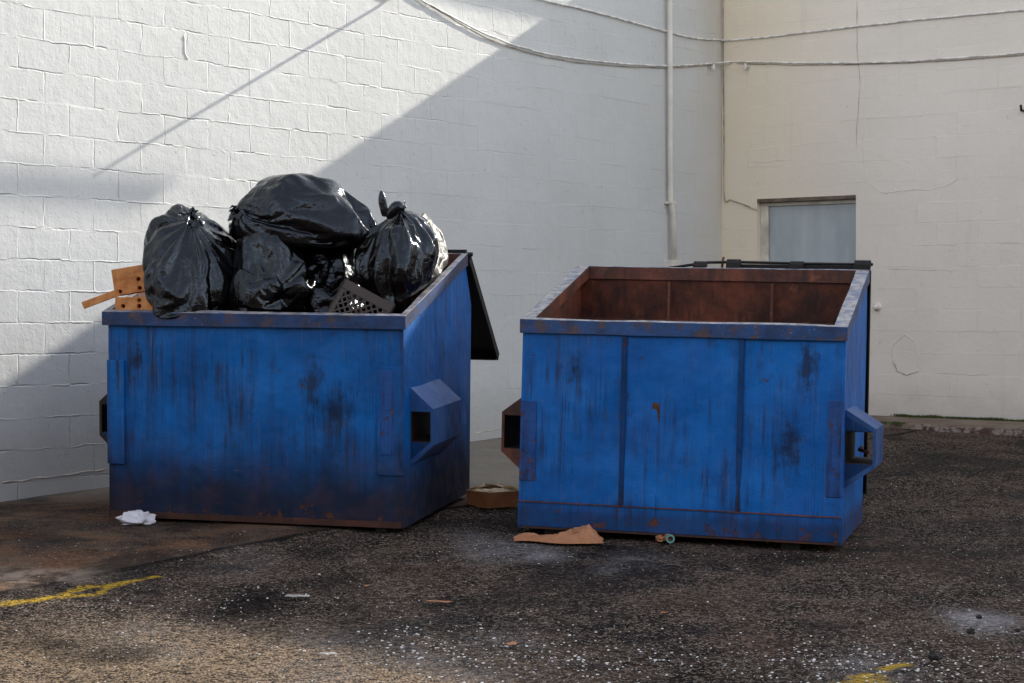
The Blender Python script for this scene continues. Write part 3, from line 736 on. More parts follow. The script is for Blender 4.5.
for X,yy in ((-.72,.12),(.62,.12),(-.72,1.1),(.62,1.1)):
    MB().box((X-.05,yy-.04,-.045),(X+.05,yy+.04,0)).build('foot', M['black_steel'], DRn)
# inside ribs
for px in (669,772):
    a=lp(DRn,px,300,1.3); MB().box((a.x-.008,1.323-.030,.9),(a.x+.008,1.323-.0125,1.44)).build('inner_seam', M['rust'], DRn)
Dr=1.323; rr_=DW/2
def rx(px,py=264): return lp(DRn,px,py,Dr+.05).x
zr=lambda px,py: lp(DRn,px,py,Dr+.05).z
MB().box((rx(729),Dr+.04,1.50),(rx(869),Dr+.075,zr(800,265))).build('lid_ledge', M['black_plastic'], DRn, bevel=.004)
lid(DRn, rx(729), rr_+.005, (0,Dr+.078,1.535), (0,Dr+.13,.16), lip=.03)
lid(DRn, -rr_, rx(708), (0,Dr+.078,1.50), (0,Dr+.13,.16), lip=.03)
MB().tube([Vector((rx(655),Dr+.05,zr(655,270))),Vector((rx(690),Dr+.05,zr(690,265))),Vector((rx(707),Dr+.05,zr(707,262.5))),Vector((rx(735),Dr+.05,zr(735,262))),Vector((rx(800),Dr+.05,zr(800,263.5))),Vector((rx(873),Dr+.05,zr(873,264.5)))], .009, 8).build('hinge_rod', M['black_steel'], DRn, smooth=True)
for (xa,xb,ya,yb) in ((694,707,269,261),(727,741,265.5,259),(790.5,804,267,261),(854.5,871,268,260)):
    za,zb_=zr((xa+xb)/2,ya),zr((xa+xb)/2,yb)
    cz=(za+zb_)/2
    MB().tube([(rx(xa),Dr+.05,cz),(rx(xb),Dr+.05,cz)], (zb_-za)/2, 10).box((rx(xa),Dr+.005,za-.05),(rx(xb),Dr+.03,cz)).build('hinge_bracket', M['black_steel'], DRn, bevel=.003)
MB().tube([(rx(722),Dr+.05,zr(722,271)),(rx(722.5),Dr+.05,zr(722,262)),(rx(723.5),Dr+.05,zr(722,257))], .008, 8).build('hinge_pin', M['rust'], DRn, smooth=True)
# bent rusty rod showing inside the right pocket
MB().tube([(xr2+.05,.62,.50),(xr2+.06,.3,.50),(xr2+.115,.16,.50)], .010, 8).build('pocket_bar', M['rust'], DRn, smooth=True)

# ------------------------------------------------------------------ garbage bags (film draped over lumpy contents)
def bag_sim_object(seed, Rr, Hh, axis, press, shrink, nu=112, nv=80, lump=.15):
    rnd=random.Random(seed)
    ph=[rnd.uniform(0,6.28) for _ in range(8)]
    vs=[];ts=[];fs=[]
    for j in range(nv):
        t=j/(nv-1)
        if t<.84:
            th=t/.84*math.pi*.945
            r=Rr*math.sin(th)**.58; z=Hh/2*(1-math.cos(th))
        else:
            a=(t-.84)/.16
            r0=Rr*math.sin(math.pi*.945)**.58
            if a<.4: r=r0+(.016-r0)*(a/.4)**.7
            else: r=.016+.05*((a-.4)/.6)**.8
            z=Hh/2*(1-math.cos(math.pi*.945))+.06*a
        k=min(1,max(0,(t-.48)/.36))
        for i in range(nu):
            u=2*math.pi*i/nu
            pl=.11*k*(math.sin(9*u+ph[0]+2*math.sin(u+ph[1]))*.6+math.sin(17*u+ph[2]+math.sin(2*u+ph[3]))*.45)
            if t>.9: pl=pl*3.2+.5*noise.noise(Vector((math.cos(u)*3,math.sin(u)*3,seed+t*9)))
            q=Vector((math.cos(u)*math.sin(t*3.1)*1.7,math.sin(u)*math.sin(t*3.1)*1.7,t*3.2+seed*7.7))
            lq=1+lump*noise.noise(q*1.1)*2.0+lump*.6*noise.noise(q*2.7)
            if t<.02: lq=1;pl=0
            rr=r*(1+pl)*lq
            zz=z+(.05*noise.noise(Vector((u*1.3,seed,0)))*max(0,t-.92)/.08 if t>.92 else 0)
            vs.append(Vector((rr*math.cos(u),rr*math.sin(u),zz-Hh*.5)));ts.append(t)
    for j in range(nv-1):
        for i in range(nu):
            fs.append((j*nu+i,j*nu+(i+1)%nu,(j+1)*nu+(i+1)%nu,(j+1)*nu+i))
    me=bpy.data.meshes.new('bag_mesh')
    q=Vector((0,0,1)).rotation_difference(Vector(axis).normalized())
    vs=[q@v for v in vs]
    me.from_pydata(vs,[],fs)
    o=bpy.data.objects.new('garbage_bag',me);COL.objects.link(o)
    a2=o.vertex_groups.new(name='pin')
    a2.add([i for i,t in enumerate(ts) if .895<t<.93],1,'REPLACE')
    a1=o.vertex_groups.new(name='neck')
    for i,t in enumerate(ts):
        w_=max(0,min(1,(t-.84)/.06))
        if w_>0:a1.add([i],w_,'REPLACE')
    n2,m2=40,28;cv=[];cf=[]
    for j in range(m2):
        t=j/(m2-1)*.83
        th=t/.84*math.pi*.945
        r=Rr*math.sin(th)**.58;z=Hh/2*(1-math.cos(th))
        for i in range(n2):
            u=2*math.pi*i/n2
            d=Vector((math.cos(u)*math.sin(th),math.sin(u)*math.sin(th),-math.cos(th)))
            v1=noise.voronoi(d*1.5+Vector((seed*3.3,0,0)))[0]
            k=min(.93,.99-.42*v1[0])
            cv.append(q@Vector((r*math.cos(u)*k,r*math.sin(u)*k,(z-Hh*.5)*k)))
    for j in range(m2-1):
        for i in range(n2): cf.append((j*n2+i,j*n2+(i+1)%n2,(j+1)*n2+(i+1)%n2,(j+1)*n2+i))
    cf.append(tuple((m2-1)*n2+i for i in range(n2)))
    cm=bpy.data.meshes.new('ct');cm.from_pydata(cv,[],cf)
    cc=bpy.data.objects.new('ct',cm);COL.objects.link(cc);cc.modifiers.new('k','COLLISION');cc.collision.thickness_outer=.004;cc.collision.cloth_friction=15
    bm=bmesh.new();bm.from_mesh(me);bm.verts.ensure_lookup_table();bmesh.ops.remove_doubles(bm,verts=bm.verts[:nu*2],dist=.0012);bm.to_mesh(me);bm.free()
    m=o.modifiers.new('c','CLOTH');s=m.settings
    s.quality=5;s.mass=.12;s.tension_stiffness=20;s.compression_stiffness=20;s.shear_stiffness=8;s.bending_stiffness=.01
    s.tension_damping=8;s.compression_damping=8;s.shear_damping=6;s.air_damping=2
    s.use_pressure=True;s.uniform_pressure_force=press
    s.vertex_group_shrink='neck';s.shrink_min=shrink;s.shrink_max=.0
    m.collision_settings.use_collision=True;m.collision_settings.distance_min=.005;m.collision_settings.collision_quality=2
    m.point_cache.frame_end=60
    s.vertex_group_mass='pin';s.effector_weights.gravity=.35
    return o,cc

# seed R H axis pressure shrink | pixel box in the photograph (x0,x1,ytop,ybottom) | depth of its middle in the dumpster | depth size | material | label
BAGS=[
 (1,.22,.40,(.25,-.5,1),1.6,-.20,(139,241,203,324),.24,.56,'bag','upright knotted black bag at the left end of the heap, against the orange boards'),
 (2,.22,.42,(.35,.9,.25),.9,-.30,(221,317,222,326),.30,.50,'bag','slack black bag right of the left end one, squashed under the top bag'),
 (3,.22,.60,(-.85,-.55,.05),1.9,-.20,(229,380,173,250),.46,.50,'bag','long black bag lying on its side on top of the heap'),
 (4,.2,.40,(-.1,.9,.1),.6,-.34,(278,374,222,326),.52,.50,'bag','dull black bag in the middle of the heap behind the milk crate'),
 (5,.23,.44,(-.10,-.1,1),1.0,-.20,(353,441,200,318),.42,.56,'bag','upright black bag with a spiky knot at the right of the heap'),
 (6,.2,.40,(-.3,.9,.3),.8,-.28,(388,450,212,296),.62,.46,'bag_grey','greyish thin bag wedged behind the right end of the heap'),
]
def run_bags():
    bs=[];cs=[]
    for k,sp in enumerate(BAGS):
        o,cc=bag_sim_object(*sp[:6])
        zmin=min(v.co.z for v in o.data.vertices)
        o.location=(k*.9,0,-zmin+.01);cc.location=o.location;bs.append(o);cs.append(cc)
    me=bpy.data.meshes.new('pl');me.from_pydata([(-3,-3,0),(9,-3,0),(9,3,0),(-3,3,0)],[],[(0,1,2,3)])
    pl=bpy.data.objects.new('pl',me);COL.objects.link(pl);pl.modifiers.new('k','COLLISION');pl.collision.cloth_friction=20
    for f in range(1,27): SC.frame_set(f)
    dg=bpy.context.evaluated_depsgraph_get()
    metas=[bpy.data.meshes.new_from_object(o.evaluated_get(dg)) for o in bs]
    for o,me in zip(bs,metas):
        o.modifiers.clear();o.vertex_groups.clear();o.data=me
    bpy.data.objects.remove(pl)
    for c in cs: bpy.data.objects.remove(c)
    SC.frame_set(1)
    return bs
RL = DLn.matrix_world
for o,sp in zip(run_bags(),BAGS):
    x0p,x1p,yt,yb=sp[6]; yl=sp[7]; dep=sp[8]
    cpx=(x0p+x1p)/2; cpy=(yt+yb)/2
    c0=RL@lp(DLn,cpx,cpy,yl); sc_=c0.y/F
    W_=(x1p-x0p)*sc_; H_=(yb-yt)*sc_
    P3=np.array([v.co for v in o.data.vertices]); mn=P3.min(0); mx=P3.max(0); ce=(mn+mx)/2; sz=mx-mn
    # plump the shoulders and shorten the neck along the tie axis
    ax=np.array(Vector(sp[3]).normalized()); tt=(P3-ce)@ax; lo,hi=tt.min(),tt.max(); a_=(tt-lo)/(hi-lo)
    core=a_<.6; c2=P3[core].mean(0); base=c2+np.outer(tt-(c2-ce)@ax,ax); rad=P3-base
    pf=np.clip((a_+(.22 if sp[0]==3 else -.28))/(1.06 if sp[0]==3 else .60),0,1); g2=1+.42*np.sin(np.pi*pf)**1.0
    a2=np.where(a_>.74,.74+(a_-.74)*.62,a_)
    P3=base+rad*g2[:,None]+np.outer((a2-a_)*(hi-lo),ax)
    mn=P3.min(0); mx=P3.max(0); ce=(mn+mx)/2; sz=mx-mn
    S_=np.array([W_/sz[0],dep/sz[1],H_/sz[2]])
    P3=(P3-ce)*S_
    P3=P3*(1+.07*np.array([noise.noise(Vector(p)*5.5+Vector((sp[0]*3,0,0))) for p in P3]))[:,None]
    Mi=RL.inverted(); out=[]
    for p in P3:
        l=Mi@(Vector(p)+c0)
        rz=1.195+.249*l.y+.02
        kz=max(0,min(1,(rz+.06-l.z)/.10))
        lim=DW/2-.075-.02*kz
        if l.x>lim: l.x=lim+(l.x-lim)*(1-kz)*.9
        if sp[0]!=1 and l.y<.03: l.y=.03+(l.y-.03)*(1-kz)
        if sp[0]==1 and l.y<.03 and l.z<1.215: l.z=1.19+(l.z-1.215)*.5; l.y=max(l.y,-.10)
        out.append(RL@l-c0)
    for v,p in zip(o.data.vertices,out): v.co=p
    o.location=c0; o.rotation_euler=(0,0,0)
    for p in o.data.polygons: p.use_smooth=True
    o.data.materials.clear(); o.data.materials.append(M[sp[9]])
    ss=o.modifiers.new('s','SUBSURF'); ss.levels=ss.render_levels=1
    tag(o,sp[10],'garbage bag','black garbage bags heaped in the left dumpster')

_b5=[o for o in bpy.data.objects if o.name.startswith('garbage_bag') and 'spiky' in o.get('label','')][0]
bpy.context.view_layer.update()
_q=RL@lp(DLn,385,214,.36)-_b5.location
def ear(pts,rs,sq):
    m_=MB(); m_.tube([_q+Vector(p) for p in pts],rs,12)
    for i,v in enumerate(m_.v):
        v+= Vector((noise.noise(v*60),noise.noise(v*60+Vector((5,5,5))),0))*.012
        v.y=_q.y+(v.y-_q.y)*sq
    e_=m_.build('tied_ear',M['bag'],_b5,smooth=True); su=e_.modifiers.new('s','SUBSURF'); su.levels=su.render_levels=1
ear([(.0,0,-.02),(-.008,0,.03),(-.016,0,.07),(-.018,0,.115),(-.022,0,.137)],[.018,.024,.026,.016,.003],.5)
ear([(.01,0,-.03),(.045,.0,.02),(.07,.0,.045),(.10,.01,.045),(.115,.01,.02)],[.02,.038,.045,.034,.008],.8)
# ------------------------------------------------------------------ milk crate
n = NT('brown_crate_plastic'); M['crate']=n.done(n.mix(n.noise(n.co,8,4),(.030,.022,.019),(.055,.040,.034)),.5,n.bump(n.noise(n.co,60,3),.001))
def crate():
    s=.33; hh_=.27; fr_=MB(); la=MB()
    t=.012
    for (a,b_) in (((0,0),(s,0)),((s,0),(s,s)),((s,s),(0,s)),((0,s),(0,0))):
        A_=Vector((a[0],a[1],0)); B_=Vector((b_[0],b_[1],0)); d=(B_-A_).normalized(); nn=Vector((0,0,1)).cross(d)
        for z0,z1 in ((0,.035),(hh_-.055,hh_)):
            v=[]
            for zq in (z0,z1):
                v+=[A_+Vector((0,0,zq)),B_+Vector((0,0,zq)),B_+nn*t+Vector((0,0,zq)),A_+nn*t+Vector((0,0,zq))]
            fr_.add(v,[(3,2,1,0),(4,5,6,7),(0,1,5,4),(1,2,6,5),(2,3,7,6),(3,0,4,7)])
        for e0 in (A_,B_-d*.035):
            v=[]
            for zq in (.036,hh_-.056): v+=[e0+Vector((0,0,zq)),e0+d*.035+Vector((0,0,zq)),e0+d*.035+nn*t+Vector((0,0,zq)),e0+nn*t+Vector((0,0,zq))]
            fr_.add(v,[(3,2,1,0),(4,5,6,7),(0,1,5,4),(1,2,6,5),(2,3,7,6),(3,0,4,7)])
        z0,z1=.036,hh_-.056; hgt=z1-z0; L0,L1=.036,s-.036
        k=-8
        while k<14:
            u0=L0+k*.042
            for sg in (1,-1):
                pa_=[u0, z0]; pb_=[u0+hgt, z1] if sg>0 else [u0-hgt, z1]
                # clip to the panel
                def clip(pa_,pb_):
                    (x0_,y0_),(x1_,y1_)=pa_,pb_
                    if x0_>x1_: x0_,y0_,x1_,y1_=x1_,y1_,x0_,y0_
                    if x1_<=L0 or x0_>=L1: return None
                    if x0_<L0: y0_+=(y1_-y0_)*(L0-x0_)/(x1_-x0_); x0_=L0
                    if x1_>L1: y1_=y0_+(y1_-y0_)*(L1-x0_)/(x1_-x0_); x1_=L1
                    if abs(x1_-x0_)<.006: return None
                    return (x0_,y0_),(x1_,y1_)
                r_=clip(pa_,pb_)
                if r_:
                    p1=A_+d*r_[0][0]+nn*(t*(.45 if sg>0 else .6))+Vector((0,0,r_[0][1])); p2=A_+d*r_[1][0]+nn*(t*(.45 if sg>0 else .6))+Vector((0,0,r_[1][1]))
                    la.bar(p1,p2,.009,.011,up=nn)
            k+=1
    root=empty('milk_crate'); fr_.build('crate_frame',M['crate'],root,bevel=.002); la.build('lattice',M['crate'],root)
    fl=MB()
    for k in range(9): fl.box((.015+k*.035,.013,.003),(.025+k*.035,s-.013,.010)); fl.box((.013,.015+k*.035,.0105),(s-.013,.025+k*.035,.016))
    fl.build('crate_floor',M['crate'],root)
    return root
cr=crate(); tag(cr,'dark brown plastic milk crate with lattice sides, tipped among the bags behind the rim','crate')
# top edge of its near face runs from pixel (345,279) down to (393,304)
p_tl=RL@lp(DLn,345,278,.16); 
Mr=Matrix.Rotation(QL[3]+.12,4,'Z')@Matrix.Rotation(R(28),4,'Y')@Matrix.Rotation(R(-10),4,'X')
cr.matrix_world=Matrix.Translation(p_tl)@Mr@Matrix.Translation((0,0,-.27))

# ------------------------------------------------------------------ orange perforated boards
n = NT('orange_board'); P=n.co
M['orange']=n.done(n.mix(n.ramp(n.noise(P,18,5),.35,.65),(.42,.15,.035),(.60,.26,.085)),.65,n.bump(n.noise(n.map(P,scale=(1,1,6)),14,5),.003))
def holed(name, sx, sy, sz, holes, label, px, py, yl, rot, cat='board', grp='orange perforated boards'):
    o=MB().box((0,0,0),(sx,sy,sz)).build(name,M['orange'])
    cut=MB()
    for hx,hz,r_ in holes: cut.tube([(hx,-.05,hz),(hx,sy*.6,hz)], r_, 14)
    if holes:
        co_=cut.build('cut',M['orange'])
        bo=o.modifiers.new('b','BOOLEAN'); bo.object=co_; bo.operation='DIFFERENCE'; bo.solver='EXACT'
        dg=bpy.context.evaluated_depsgraph_get(); me=bpy.data.meshes.new_from_object(o.evaluated_get(dg)); o.modifiers.clear(); o.data=me
        bpy.data.objects.remove(co_)
    bv=o.modifiers.new('bv','BEVEL'); bv.width=.002; bv.limit_method='ANGLE'
    o.matrix_world=Matrix.Translation(RL@lp(DLn,px,py,yl))@rotm(QL[3]+rot[2],rot[1],rot[0]).to_4x4()
    tag(o,label,cat,grp); return o
holed('perforated_block',.24,.10,.155,[(.155,.075,.012),(.155,.022,.013),(.035,.02,.011)],'larger orange block with holes, leaning above the left corner of the rim',115,296,.10,(0,R(-9),.1))
holed('perforated_block',.25,.12,.075,[(.05,.022,.013),(.15,.022,.014),(.15,.055,.012)],'lower orange block with a row of holes, flat on the left corner of the rim',115,310,.005,(0,R(0),.0))
holed('wooden_slat',.22,.03,.042,[],'narrow orange slat poking out past the left corner of the rim',84,309,-.04,(0,R(-21),.35))

# ------------------------------------------------------------------ litter on the ground
n = NT('white_film'); P=n.co
M['white_film']=n.done((.75,.74,.82),.35,n.bump(n.noise(P,30,4,dist=1.),.006),Transmission_Weight=.15)
n = NT('kraft_paper'); P=n.co
M['kraft']=n.done(n.mix(n.ramp(n.noise(P,5,5),.35,.7),(.33,.14,.065),(.47,.22,.11)),.8,n.bump(n.noise(P,12,3,dist=.5),.008))
n = NT('cardboard'); P=n.co
M['card']=n.done(n.mix(n.ramp(n.noise(P,6,5),.3,.7),(.34,.125,.045),(.46,.20,.085)),.8,n.bump(n.noise(n.map(P,scale=(60,60,1)),1,2),.001))
M['card_in']=simple('torn_card_edge',(.78,.62,.40),.85,.25,20,.002)
M['teal']=simple('teal_plastic',(.12,.30,.30),.35,.2,20,.0005)

def crumple(name, mat, px, py, sx, sy, sz, seed, label, cat, rz=0, nu=44, nv=22, freq=2.2, hf=.13, sm=False, mf=.28):
    V=[];Fc=[]
    for j in range(nv+1):
        th=math.pi*j/nv
        for i in range(nu):
            u=2*math.pi*i/nu
            d=Vector((math.sin(th)*math.cos(u),math.sin(th)*math.sin(u),math.cos(th)))
            q=d*freq+Vector((seed*5.1,seed,0))
            rg_=1-abs(noise.noise(q))*1.3; r_=.65*(.55+.6*rg_)+mf*noise.noise(q*2.3)+hf*(1-2*abs(noise.noise(q*4.5)))
            V.append(Vector((d.x*sx*r_,d.y*sy*r_,max(-.004,(d.z*.9+.35)*sz*r_))))
    for j in range(nv):
        for i in range(nu): Fc.append((j*nu+i,(j+1)*nu+i,(j+1)*nu+(i+1)%nu,j*nu+(i+1)%nu))
    o=mesh_obj(name,V,Fc,mat,smooth=sm)
    g=G(px,py); o.location=(g.x,g.y,g.z+.004); o.rotation_euler=(0,0,rz); tag(o,label,cat); return o
wb=crumple('plastic_bag',M['white_film'],137,524,.15,.10,.075,4,'crumpled white plastic bag on the ground at the left foot of the full dumpster','plastic bag',nu=80,nv=40,freq=1.15,hf=.035,sm=True,mf=.16)

# kraft paper bag: folded flat tube with a gaping mouth, lying on its side
g0=G(558,541)
def kr(px,h,dy): # a vertex over pixel column px
    b0=G(px,541); return Vector((b0.x,g0.y+dy,gz(b0.x,g0.y+dy)+h))
hts=[(514,.012),(522,.03),(530,.034),(540,.022),(552,.026),(562,.045),(572,.062),(582,.075),(590,.088),(594,.060),(598,.030),(603,.008)]
V=[];Fc=[]; NC=45; NR=17
def hat(px):
    for (a,ha),(b,hb) in zip(hts[:-1],hts[1:]):
        if px<=b: return ha+(hb-ha)*(px-a)/(b-a)
    return hts[-1][1]
for r in range(NR+1):
    v=r/NR
    for i in range(NC+1):
        px=514+89*i/NC; u=i/NC
        wdt=(.07+.13*u) if u<.85 else .17*(1-(u-.85)*2.2)
        dy=-wdt*.6+wdt*1.7*v+.02*math.sin(u*9)
        q=Vector((u*5.2,v*3.1,2.2)); rd=1-2.2*abs(noise.noise(q)); cre=abs(noise.noise(Vector((u*9+v*5,v*3-u*4,7))))
        k=math.sin(math.pi*min(1,max(0,v)))**.5
        h=hat(px)*k*(.62+.42*rd)-.030*cre*k
        V.append(kr(px+2.5*noise.noise(Vector((u*6,v*6,1))),max(.003,h+.003),dy))
for j in range(NR):
    for i in range(NC): Fc.append((j*(NC+1)+i,j*(NC+1)+i+1,(j+1)*(NC+1)+i+1,(j+1)*(NC+1)+i))
pb=mesh_obj('paper_bag',V,Fc,M['kraft']); so=pb.modifiers.new('s','SOLIDIFY'); so.thickness=.002
tag(pb,'crushed brown paper bag lying at the left foot of the empty dumpster','paper bag')

# cardboard tray
g1_=G(488.3,508.5); ra=Matrix.Rotation(R(0),3,'Z')
pL=G(466.5,504.5); pR=G(519,507); u1=(pL-g1_); u2=(pR-g1_)
ht=.095; bx=empty('cardboard_box',g1_); tag(bx,'low open brown cardboard box with torn pale flaps between the two dumpsters','cardboard box')
u1.z=0;u2.z=0
u1=u1.normalized()*.36 if u1.length<.1 else u1; 
c0=Vector((0,0,0)); cA=u1; cB=u2; cC=u1+u2
sh=MB(); Z=Vector((0,0,ht)); zz0=Vector((0,0,gz((g1_+cC).x,(g1_+cC).y)-g1_.z))
for p,q_ in ((c0,cA),(cB,c0),(cC,cB),(cA,cC)):
    d=(q_-p).normalized(); nn=Vector((0,0,1)).cross(d)*-.004
    V=[p,q_,q_+nn,p+nn,p+Z,q_+Z,q_+nn+Z,p+nn+Z]; sh.add(V,[(3,2,1,0),(4,5,6,7),(0,1,5,4),(1,2,6,5),(2,3,7,6),(3,0,4,7)])
sh.add([c0+Vector((0,0,.004)),cA+Vector((0,0,.004)),cC+Vector((0,0,.004)),cB+Vector((0,0,.004))],[(0,1,2,3)])
sh.build('box_side',M['card'],bx)
fl=MB(); rf=random.Random(8)
def flap(p,q_,inw,drop):
    k=7; P0=[];P1=[]
    for i in range(k+1):
        a_=p.lerp(q_,i/k)+Z+Vector((0,0,.002)); P0.append(a_); P1.append(a_+inw*rf.uniform(.35,1.)+Vector((0,0,drop*rf.uniform(.5,1.2))))
    fl.add(P0+P1,[(i,i+1,k+1+i+1,k+1+i) for i in range(k)])
inn=(cC*.5); 
flap(c0,cA,cB.normalized()*.09,.012); flap(c0,cB,cA.normalized()*.12,.018); flap(cA,cC,-cA.normalized()*.10,.035); flap(cB,cC,-cB.normalized()*.08,.03)
f_=fl.build('torn_flap',M['card_in'],bx); so=f_.modifiers.new('s','SOLIDIFY'); so.thickness=.003

# crushed can / bottle with teal end under the empty dumpster's edge
g=G(670,543); bt=empty('plastic_bottle',(g.x,g.y,g.z+.026)); tag(bt,'small crushed bottle with a teal ring end by the front edge of the empty dumpster','bottle')
ring=[]; b=MB()
b.tube([(0,-.03,0),(0,.0,0)],.024,16,caps=False); b.tube([(0,0,0),(0,-.03,0)],.015,16,caps=False)
nb=16
vo=[(math.cos(6.283*k/nb)*.024,-.03,math.sin(6.283*k/nb)*.024) for k in range(nb)]+[(math.cos(6.283*k/nb)*.015,-.03,math.sin(6.283*k/nb)*.015) for k in range(nb)]
b.add(vo,[(k,(k+1)%nb,nb+(k+1)%nb,nb+k) for k in range(nb)])
b.build('ring_end',M['teal'],bt,smooth=False)
MB().tube([(0,.0,0),(-.005,.05,-.002),(-.01,.13,-.004),(-.012,.16,0)],[.024,.021,.024,.010],12).build('bottle_body',M['kraft'],bt,smooth=True)
crumple('paper_scrap',M['kraft'],661,541,.04,.05,.03,9,'small torn kraft scrap beside the teal-ended bottle','paper scrap',freq=1.6,nu=20,nv=12)
# flat pale scraps
def scrap(px,py,L,Wd,rz,mat,label,seed,th=.004):
    g=G(px,py); rs=random.Random(seed); k=12
    V=[(0,0,.010)]+[(math.cos(6.283*i/k)*L/2*rs.uniform(.75,1.1),math.sin(6.283*i/k)*Wd/2*rs.uniform(.7,1.15),.004+rs.uniform(0,.008)) for i in range(k)]
    o=mesh_obj('paper_scrap',V,[(0,1+i,1+(i+1)%k) for i in range(k)],mat); o.location=g; o.rotation_euler=(0,0,rz)
    so=o.modifiers.new('s','SOLIDIFY'); so.thickness=.002
    tag(o,label,'paper scrap','scraps of paper on the asphalt'); return o
M['scrap_w']=simple('dirty_paper',(.33,.31,.29),.8,.2,30,.001)
scrap(299,597,.125,.055,.05,M['scrap_w'],'flat dirty white scrap on the dark asphalt before the full dumpster',1)
scrap(328,655,.07,.04,.2,M['scrap_w'],'small pale scrap on the sunlit gravel at the bottom of the photo',2)
scrap(440,603,.14,.04,-.1,M['kraft'],'thin tan scrap on the asphalt in front of the gap between the dumpsters',3)
scrap(367,587,.03,.03,0,M['kraft'],'tiny tan crumb right of the dirty white scrap',4)
scrap(511,645,.05,.04,.3,M['kraft'],'small curled brown leaf among the white chips',5)
scrap(664,614,.03,.03,.3,M['card'],'tiny dark red-brown scrap on the asphalt ahead of the empty dumpster',6)
M['coal']=simple('black_lump',(.010,.010,.010),.6,.2,30,.002)
for i,(px,py,sz_) in enumerate(((935,660,.035),(971,634,.025),(979,619,.018),(1018,632,.015))):
    o=crumple('tar_lump',M['coal'],px,py,sz_,sz_*.8,sz_*.9,20+i,('largest black tar lump near the yellow paint','middle-sized black tar lump left of the powder spill','small black tar lump on the edge of the powder spill','smallest black tar lump by the right edge of the photo')[i],'tar lump',nu=12,nv=8)
    o['group']='black tar lumps on the asphalt'

# loose grit: pale chips and dark/brown gravel
def scatter(name, spec, mat, label, seed, flat=.5, SCL=1.):
    rs=random.Random(seed); V=[];Fc=[]
    def chip(p, s):
        a=rs.uniform(0,6.28); k=5; n0=len(V); el=rs.uniform(.5,1.)
        tl=rs.uniform(-.3,.3)
        for h,sc in ((0,1.),(1,.72)):
            for i in range(k):
                t=a+6.283*i/k; r_=s*rs.uniform(.7,1.15)*sc
                V.append((p.x+math.cos(t)*r_,p.y+math.sin(t)*r_*el,p.z-.001+h*s*flat*(1+tl*math.cos(t))))
        Fc.append(tuple(n0+k+i for i in range(k)))
        for i in range(k): Fc.append((n0+i,n0+(i+1)%k,n0+k+(i+1)%k,n0+k+i))
    for (px,py,sx,sy,cnt,s0,s1) in spec:
        for _ in range(cnt):
            x_=rs.gauss(px,sx) if sx<400 else rs.uniform(px-sx,px+sx); y_=rs.gauss(py,sy) if sx<400 else rs.uniform(py-sy,py+sy)
            if not (425<y_<720): continue
            p=G(x_,y_)
            dq=(Vector((p.x,p.y,0))-A0).dot(NDIR)
            if dq<.02 or (Vector((p.x,p.y,0))-CORNER).dot(-WDIR)<.68: continue
            if dq>2.56: p.z-=.012
            p.z+=.008*(noise.noise(Vector((p.x*1.3,p.y*1.3,3)))+.5*noise.noise(Vector((p.x*4,p.y*4,8))))
            chip(p, (s0+(s1-s0)*rs.random()**2.2)*SCL)
    o=mesh_obj(name,V,Fc,mat); tag(o,label,'gravel',kind='stuff'); return o
n=NT('white_chip'); M['chip']=n.done(n.mix(n.noise(n.co,9,2),(.58,.58,.58),(.88,.88,.88)),.6)
n=NT('tan_grit'); M['grit']=n.done(n.mix(n.ramp(n.noise(n.co,45,2),.3,.7),(.06,.045,.036),(.30,.235,.17)),.8)
n=NT('dark_grit'); M['dgrit']=n.done(n.mix(n.ramp(n.noise(n.co,45,2),.3,.7),(.010,.010,.011),(.045,.04,.04)),.6)
scatter('white_chips',[
  (250,610,60,22,150,.0025,.008),(230,600,20,8,25,.003,.008),(130,620,70,30,45,.0025,.007),(400,625,45,20,70,.0025,.007),
  (480,648,85,17,230,.0025,.009),(560,660,80,12,240,.0025,.009),(420,640,30,10,50,.003,.009),(640,640,80,20,60,.002,.007),
  (870,662,75,14,320,.0025,.009),(800,655,60,14,70,.0025,.007),(990,640,40,24,110,.002,.007),(960,560,60,40,150,.002,.006),
  (880,520,50,25,90,.002,.006),(760,560,90,10,60,.002,.006),(500,545,60,10,90,.002,.006),(240,545,90,10,35,.002,.005),
  (480,515,15,8,45,.002,.006),(512,610,560,80,900,.0016,.0055),(900,470,80,25,110,.002,.005),(790,552,40,2.5,30,.002,.006)],
  M['chip'],'small white chips of broken polystyrene and grit scattered over the asphalt',3,SCL=1.0)
scatter('loose_gravel',[(512,600,560,85,5200,.002,.006),(120,655,140,22,2200,.002,.006),(940,500,70,40,900,.002,.006)],M['grit'],'loose tan gravel grains scattered over the asphalt',4)
scatter('dark_gravel',[(512,600,560,85,4200,.0022,.007),(940,520,80,60,900,.002,.007)],M['dgrit'],'loose dark gravel grains scattered over the asphalt',5)

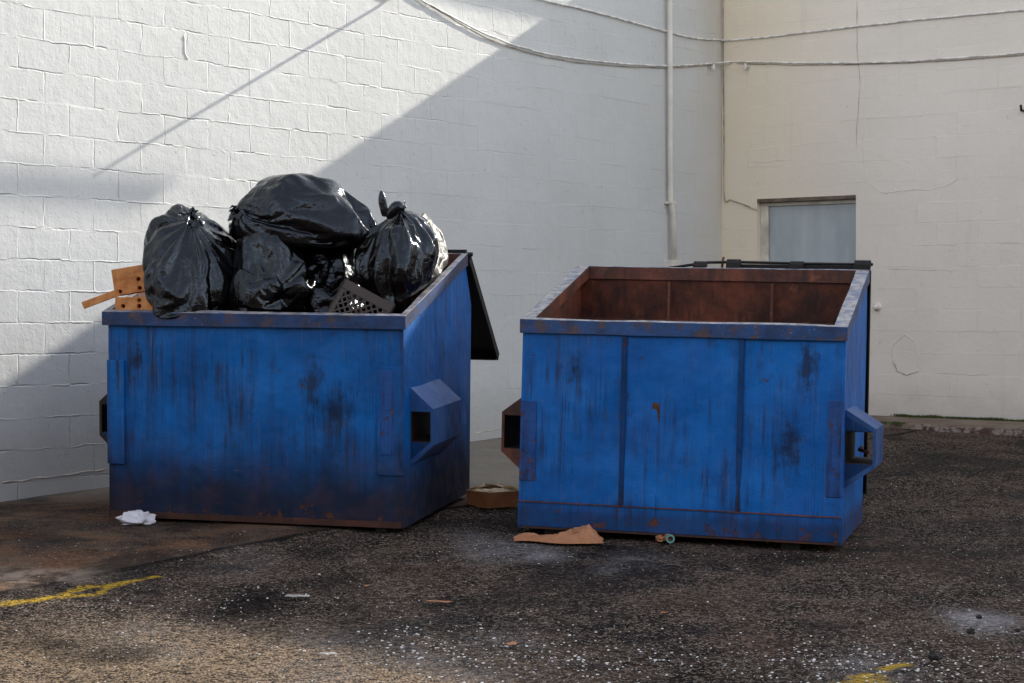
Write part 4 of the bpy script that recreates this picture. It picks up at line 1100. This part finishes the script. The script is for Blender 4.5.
# added unseen building behind the camera, hides the bright horizon from shiny surfaces
n = NT('brown_brick'); P=n.co
b_ = n.N.new('ShaderNodeTexBrick'); n.L.new(n.comb(n.xyz(P)[0], n.xyz(P)[2], 0.), b_.inputs['Vector']); b_.inputs['Scale'].default_value=4
b_.inputs['Color1'].default_value=(.14,.06,.04,1); b_.inputs['Color2'].default_value=(.10,.045,.032,1); b_.inputs['Mortar'].default_value=(.2,.18,.16,1)
M['brick']=n.done(b_.outputs['Color'],.9)
bb=empty('added_brick_building',(0,-13,-.5)); tag(bb,'added, unseen brown brick building that darkens the reflections','building')
MB().box((-26,-9,0),(24,0,7.4)).build('wall',M['brick'],bb); MB().box((-26.2,-9.2,7.4),(24.2,.2,7.65)).build('roof',M['roofing'],bb)
for k in range(6):
    f0=-22+k*8; wf=MB().box((f0,0.002,2.2),(f0+1.6,.06,4.0)).build('window',M['door'],bb)

# ------------------------------------------------------------------ light
dsun = (WDIR + NDIR*.28 + Vector((0,0,.53))).normalized()
sl = bpy.data.lights.new('sun','SUN'); sl.energy = 2.0; sl.angle = R(.53); sl.color = (1,.93,.82)
so_ = link(bpy.data.objects.new('sun', sl)); so_.rotation_euler = dsun.to_track_quat('Z','Y').to_euler()
wd = bpy.data.worlds.new('World'); SC.world = wd; wd.use_nodes = True
sk_ = wd.node_tree.nodes.new('ShaderNodeTexSky'); sk_.sky_type = 'NISHITA'; sk_.sun_disc = False
sk_.sun_elevation = math.asin(dsun.z); sk_.sun_rotation = math.atan2(dsun.x, dsun.y)
sk_.air_density=1.0; sk_.dust_density=.4
bg = wd.node_tree.nodes['Background']; hs = wd.node_tree.nodes.new('ShaderNodeHueSaturation'); hs.inputs['Saturation'].default_value=.50; wd.node_tree.links.new(sk_.outputs[0], hs.inputs['Color'])
mu = wd.node_tree.nodes.new('ShaderNodeMix'); mu.data_type='RGBA'; mu.blend_type='MULTIPLY'; mu.inputs[0].default_value=1; mu.inputs[7].default_value=(1.08,1.0,.92,1); wd.node_tree.links.new(hs.outputs[0], mu.inputs[6]); wd.node_tree.links.new(mu.outputs[2], bg.inputs[0]); bg.inputs[1].default_value = .15
vs_ = SC.view_settings; vs_.view_transform='Standard'; vs_.look='None'; vs_.exposure=1.5; vs_.gamma=1
